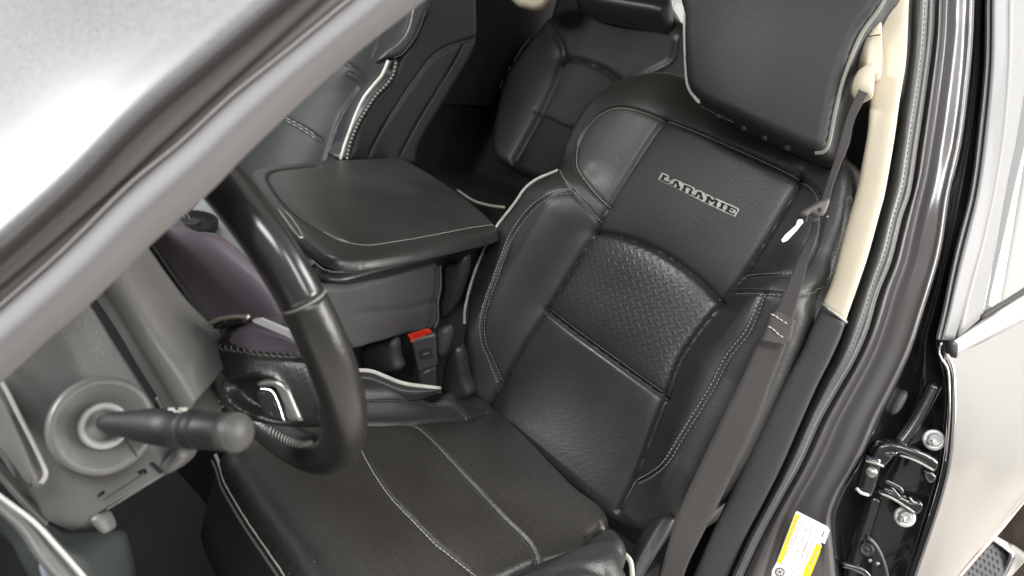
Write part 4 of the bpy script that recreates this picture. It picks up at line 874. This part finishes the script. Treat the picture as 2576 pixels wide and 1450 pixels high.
hb = panel('hub_back', HB, hub_out, 'rim_lea', sw, res=.0022, er=.012, thick=.018, n_out=200, puff=.006, pr=.03,
   creases=[([(540, 872), (593, 883), (645, 892), (691, 895), (760, 900)], .0025, .002, .004, .012)],
   regions=[('upper_cover', 'lilac_gloss', [(575, 858), (590, 835), (615, 815), (640, 808), (740, 850), (770, 900), (691, 891), (645, 887), (600, 872)])])
zz = []
for i in range(13):
    f = i / 12; u = 546 + f * 200; v = 876 + 20 * math.sin(f * 1.5)
    zz += [((u, v - 9), (u - 3, v + 1), 2.2), ((u - 3, v + 1), (u + 9, v + 5), 2.2)]
strokes('spoke_stitching', HB, zz, mat('spoke_thread', (.20, .20, .18), .5), hb, .0012, .0012)
tube('hub_edge', on_px(HB, [(553, 828), (526, 864), (509, 904), (511, 953), (523, 989), (550, 1027)], 40, .001), .0012, 'silver', hb)
tube('chrome_arc', on_px(HB, [(544, 814), (560, 806), (580, 800), (608, 796), (640, 797)], 30, .012), .0024, mat('arc_chrome', (.6, .6, .5), .25, metal=.9), hb)
tube('arc_shadow', on_px(HB, [(550, 822), (575, 812), (600, 808), (625, 806)], 30, .009), .0026, 'black', hb)
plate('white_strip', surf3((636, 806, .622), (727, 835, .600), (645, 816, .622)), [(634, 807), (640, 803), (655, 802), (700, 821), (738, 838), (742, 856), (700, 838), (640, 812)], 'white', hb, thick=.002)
tr_ = [(642, 972), (650, 962), (690, 958), (712, 968), (728, 990), (752, 1052), (738, 1060), (722, 1054), (706, 1010), (692, 986), (680, 978)]
TRS = surf3((642, 972, .625), (712, 968, .607), (752, 1052, .600))
trim_ = [(640, 968), (652, 959), (690, 955), (706, 960), (720, 974), (734, 1004), (754, 1054), (750, 1062), (733, 1064), (720, 1058), (708, 1020), (694, 986), (680, 976), (650, 976)]
panel('switch_trim', TRS, trim_, 'silver', hb, res=.0014, er=.004, thick=.006, smooth_outline=True)
bt = panel('audio_switch', Surf(TRS.o - TRS.n * .004, TRS.es, TRS.et), [(640, 984), (680, 984), (692, 996), (706, 1030), (716, 1062), (680, 1060), (656, 1040)], 'black', hb, res=.0018, er=.004, thick=.006)
tube('switch_edge', [P(*q) for q in D([(652, 979), (678, 981), (690, 990), (704, 1022), (716, 1060)], .617, .598)], .0009, 'chrome', hb)
strokes('switch_mark', TRS, [((674, 1018), (684, 1014), 2.4), ((684, 1014), (690, 1024), 2.4), ((676, 1038), (680, 1046), 2.4), ((655, 992), (660, 990), 3)], 'silver', bt, -.002, .001)

# ------------------------------------------------------------------ dashboard and column
dash = thing('dashboard', (.1, .8, .0), 'grey plastic steering column shroud and lower dashboard at the lower left', 'dashboard')
box('instrument_panel', (.22, .86, -.30), (1.30, 1.35, .40), 'dark', dash, .06)
box('firewall', (-.35, 1.20, -.33), (1.32, 1.25, .40), 'dark', dash, .01)
# upper hood behind the wheel (smooth; violet flare tint put into its colour)
c1 = [(300, 500), (383, 612), (430, 680), (480, 745), (520, 790), (552, 822)]
c2 = [(330, 480), (420, 585), (500, 640), (560, 700), (610, 760), (650, 820)]
c3 = [(360, 470), (450, 572), (540, 592), (610, 650), (680, 720), (730, 810)]
c4 = [(380, 460), (470, 570), (560, 597), (640, 668), (710, 750), (760, 880)]
loft('column_hood', [D(c1, .66, .715), D(c2, .64, .70), D(c3, .66, .70), D(c4, .72, .74)], 'lilac', dash, n=50, sub=10)
# panel between the two gaps
b1 = [(150, 640), (240, 752), (300, 840), (350, 925), (405, 1015), (440, 1070)]
b2 = [(210, 590), (300, 700), (370, 790), (430, 860), (490, 930), (530, 1020)]
b3 = [(300, 520), (370, 618), (420, 690), (470, 755), (520, 806), (546, 830), (590, 900)]
loft('column_shroud', [D(b1, .60, .62), D(midrow(b1, b3, .3), .585, .60), D(midrow(b1, b3, .7), .60, .63), D(b3, .635, .69)], 'plast_b', dash, n=60, sub=10)
loft('shroud_lower', [D([(395, 1000), (450, 960), (500, 900), (548, 826)], .618, .68), D([(430, 1060), (480, 1040), (530, 1030), (560, 1050)], .62, .68), D([(470, 1130), (520, 1120), (560, 1110), (600, 1120)], .65, .70)], 'plast_b', dash, n=30, sub=8)
loft('gap_lining', [D(c1, .735, .76), D([(330, 580), (420, 700), (500, 800), (560, 850)], .70, .74), D(b3, .70, .74)], 'black', dash, n=40)
loft('gap_lining', [D([(150, 640), (240, 752), (320, 870), (405, 1020)], .63, .645), D([(130, 660), (222, 762), (300, 880), (385, 1025)], .63, .645)], 'black', dash, n=40)
# big lower-left panel
a1 = [(-120, 880), (60, 800), (224, 740), (290, 850), (345, 935), (395, 1022), (450, 1110)]
a1 = [(100, 600), (222, 762), (290, 868), (340, 945), (392, 1026), (450, 1100), (470, 1160)]
a2 = [(20, 700), (150, 850), (220, 960), (280, 1030), (330, 1090), (380, 1140), (413, 1196)]
a3 = [(-60, 780), (60, 920), (130, 1030), (180, 1110), (220, 1180), (250, 1230), (268, 1276)]
a4 = [(-120, 900), (0, 1020), (60, 1110), (110, 1200), (160, 1260), (190, 1310), (215, 1322)]
a5 = [(-200, 980), (-60, 1080), (0, 1150), (50, 1230), (90, 1270), (120, 1310), (180, 1336)]
loft('column_cover', [D(a1, .575, .61), D(a2, .555, .585), D(a3, .55, .575), D(a4, .56, .575), D(a5, .60, .585)], 'plast', dash, n=70, sub=12)
loft('side_pad', [D([(-80, 860), (7, 969), (60, 1075), (108, 1180), (112, 1210), (100, 1226)], .545), D([(-100, 900), (-5, 1010), (40, 1100), (80, 1190), (95, 1215), (98, 1226)], .535), D([(-140, 960), (-30, 1080), (0, 1130), (40, 1180), (70, 1220), (96, 1228)], .545)], 'plast_b', dash, n=50, sub=8)
tube('pad_ridge_highlight', [P(*q) for q in D([(-20, 930), (10, 972), (45, 1040), (85, 1118), (112, 1178), (114, 1200), (104, 1216)], .533)], .0016, mat('pad_highlight', (.34, .33, .30), .35), dash, n=50)  # highlight along the pad's ridge, painted as a paler tube
# lower edge with clip slot and tab
SLT = surf3((250, 1260, .56), (413, 1190, .56), (260, 1290, .56))
strokes('clip_slot', SLT, [((262, 1256), (352, 1198), 2.0), ((246, 1250), (256, 1240), 7), ((346, 1186), (352, 1194), 5), ((356, 1182), (364, 1194), 5), ((376, 1166), (404, 1192), 6)], 'black', dash, .004, .004)
strokes('lower_lip', SLT, [((268, 1282), (398, 1202), 4), ], mat('lip_light', (.16, .155, .145), .4), dash, .0042, .006)
TB = surf3((222, 1310, .57), (262, 1310, .57), (250, 1350, .57))
panel('mounting_tab', TB, [(221, 1314), (232, 1300), (250, 1300), (262, 1320), (267, 1340), (258, 1347), (246, 1344)], 'plast', dash, res=.002, er=.004, thick=.01)
panel('lip_block', surf3((413, 1196, .58), (455, 1150, .58), (413, 1230, .58)), [(398, 1178), (440, 1130), (458, 1138), (462, 1152), (450, 1172), (415, 1197)], 'plast', dash, res=.003, er=.004, thick=.02)
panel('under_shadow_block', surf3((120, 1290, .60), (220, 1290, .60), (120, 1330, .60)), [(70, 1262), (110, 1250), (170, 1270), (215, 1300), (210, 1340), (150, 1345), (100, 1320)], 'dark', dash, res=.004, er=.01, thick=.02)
# lower bent trims at the very corner
q1 = [(-60, 1100), (0, 1159), (40, 1205), (72, 1246), (130, 1300)]; q2 = [(-60, 1130), (0, 1190), (35, 1230), (64, 1262), (120, 1320)]
loft('lower_trim', [D(q1, .575, .60), D(q2, .565, .59)], 'plast_b', dash, n=30)
q3 = [(-60, 1200), (0, 1250), (83, 1313), (143, 1376), (210, 1452), (280, 1540)]; q4 = [(-60, 1215), (0, 1268), (60, 1330), (100, 1400), (160, 1470), (200, 1540)]
q3a = [(-60, 1150), (0, 1200), (70, 1262), (120, 1322), (200, 1400), (330, 1540)]
q5 = [(-80, 1300), (0, 1380), (50, 1450), (90, 1540)]
loft('kick_trim', [D(q3, .50, .52), D(q4, .485, .505)], 'plast', dash, n=40)
tube('kick_trim_edge', [P(*q) for q in D(q3, .496, .515)], .0018, mat('edge_light', (.50, .49, .47), .3), dash, n=60)
loft('kick_panel', [D(q4, .51, .53), D([(-60, 1300), (20, 1360), (60, 1430), (120, 1540)], .56, .58)], mat('kick_green_grey', (.045, .052, .049), .45), dash, n=40)
loft('knee_panel', [D([(60, 1270), (150, 1335), (200, 1338), (300, 1330), (330, 1380), (360, 1540)], .80, .90), D([(110, 1320), (160, 1380), (200, 1420), (240, 1540)], .70, .75)], mat('knee_grey', (.045, .055, .052), .6), dash, n=40)
pl = panel('release_lever', surf3((93, 1412, .53), (116, 1412, .53), (95, 1449, .53)), [(91, 1415), (108, 1408), (118, 1414), (128, 1460), (104, 1470)], mat('lever_grey', (.22, .22, .25), .45), dash, res=.002, er=.003, thick=.012)
# boss for the stalk
bc = P(262, 1072, .552); ax = P(605, 1089, .462) - P(262, 1066, .545); ax /= np.linalg.norm(ax)
view = CAM - bc; view /= np.linalg.norm(view); bax = ax * .6 + view * .7; bax /= np.linalg.norm(bax)
lathe('stalk_boss', bc, bax, [(-.006, .0375), (-.001, .0365), (.0015, .034), (.001, .031), (-.006, .022), (-.009, .018)], 'plast_b', dash, 64)
lathe('boss_collar', bc + bax * -.004, bax, [(-.006, .0175), (.004, .0175), (.0065, .0165), (.0065, .0135), (.002, .012), (-.006, .011)], mat('collar_light', (.34, .34, .33), .4), dash, 48)
tube('boss_seam', [bc + bax * .001 + (P(215, 1118, .55) - bc) * 1.0, P(217, 1185, .548)], .0008, mat('boss_line', (.30, .29, .27), .4), dash)
tube('boss_seam', [P(315, 1105, .545), P(345, 1150, .55)], .0006, 'seam', dash)
# stalk
stk2 = thing('turn_signal_stalk', P(262, 1066, .545), 'dark turn signal stalk with pale round end on the steering column', 'stalk')
s0 = P(262, 1064, .548); s1_ = P(605, 1089, .462); L = np.linalg.norm(s1_ - s0); axs = (s1_ - s0) / L
pr = [(0, .006), (.008, .0085), (.016, .0092), (.028, .0098), (.045, .0122), (.062, .0132), (.084, .0134)]
f_ = L / .127
lathe('stalk_barrel', s0, axs, [(a * f_, b) for a, b in pr], 'stalk', stk2, 40)
lathe('stalk_grip', s0, axs, [(.084 * f_, .0134), (.0845 * f_, .0122), (.087 * f_, .0122), (.0875 * f_, .0130), (.098 * f_, .0128)], 'stalk', stk2, 40)
lathe('stalk_ring', s0, axs, [(.0845 * f_, .0133), (.0858 * f_, .0137), (.0866 * f_, .0133)], 'stalk_grey', stk2, 40)
lathe('twist_collar', s0, axs, [(.098 * f_, .0128), (.0985 * f_, .0126), (.116 * f_, .0124), (.117 * f_, .0118)], 'stalk_grey', stk2, 40)
lathe('end_ring', s0, axs, [(.117 * f_, .0113), (.118 * f_, .0125), (.123 * f_, .0126), (.125 * f_, .0122), (.1255 * f_, .0112)], 'dullring', stk2, 40)
lathe('end_cap', s0, axs, [(.125 * f_, .0114), (.1265 * f_, .0110), (.1267 * f_, .0005)], 'cap', stk2, 40)
x, y, a = frame_of(axs)
stv = Surf(s0 + axs * .07 * f_ + np.array([0, 0, .0136]), axs, CAM - s0)
gl_ = P(433, 1040, .495)
strokes('worn_symbols', surf3((425, 1040, .492), (470, 1038, .484), (430, 1050, .490)), [((423, 1030), (436, 1029), 4), ((436, 1031), (440, 1037), 3), ((442, 1036), (455, 1037), 5), ((450, 1029), (470, 1029), 4), ((458, 1034), (466, 1033), 3)], 'piping', stk2, .0, .001)

# ------------------------------------------------------------------ lint and dust flecks lying about
V = []; Fc = []
def fleck(p, n_, L, w):
    t = np.cross(n_, rng.normal(size=3)); t /= np.linalg.norm(t); q = np.cross(n_, t); o = len(V); p = p + n_ * .0006
    V.extend([p - t * L - q * w, p + t * L - q * w, p + t * L + q * w, p - t * L + q * w, p + n_ * w * 1.5]); Fc.extend([(o, o + 1, o + 4), (o + 1, o + 2, o + 4), (o + 2, o + 3, o + 4), (o + 3, o, o + 4), (o + 3, o + 2, o + 1, o)])
for _ in range(38):
    u, v = rng.uniform(700, 1500), rng.uniform(1080, 1449)
    st_ = CU.st([(u, v)]); fleck(CU.pos(st_)[0], CU.n, rng.uniform(.0004, .0012), rng.uniform(.00015, .0003))
for _ in range(14):
    u, v = rng.uniform(1300, 1800), rng.uniform(500, 1100)
    st_ = SB.st([(u, v)]); fleck(SB.pos(st_)[0], SB.n, rng.uniform(.0004, .0010), rng.uniform(.0002, .0003))
o = mesh('lint', V, Fc, mat('lint_grey', (.22, .21, .19), .9), None, smooth=False); o['kind'] = 'stuff'; o['label'] = 'scattered pale lint flecks on the black leather driver seat'
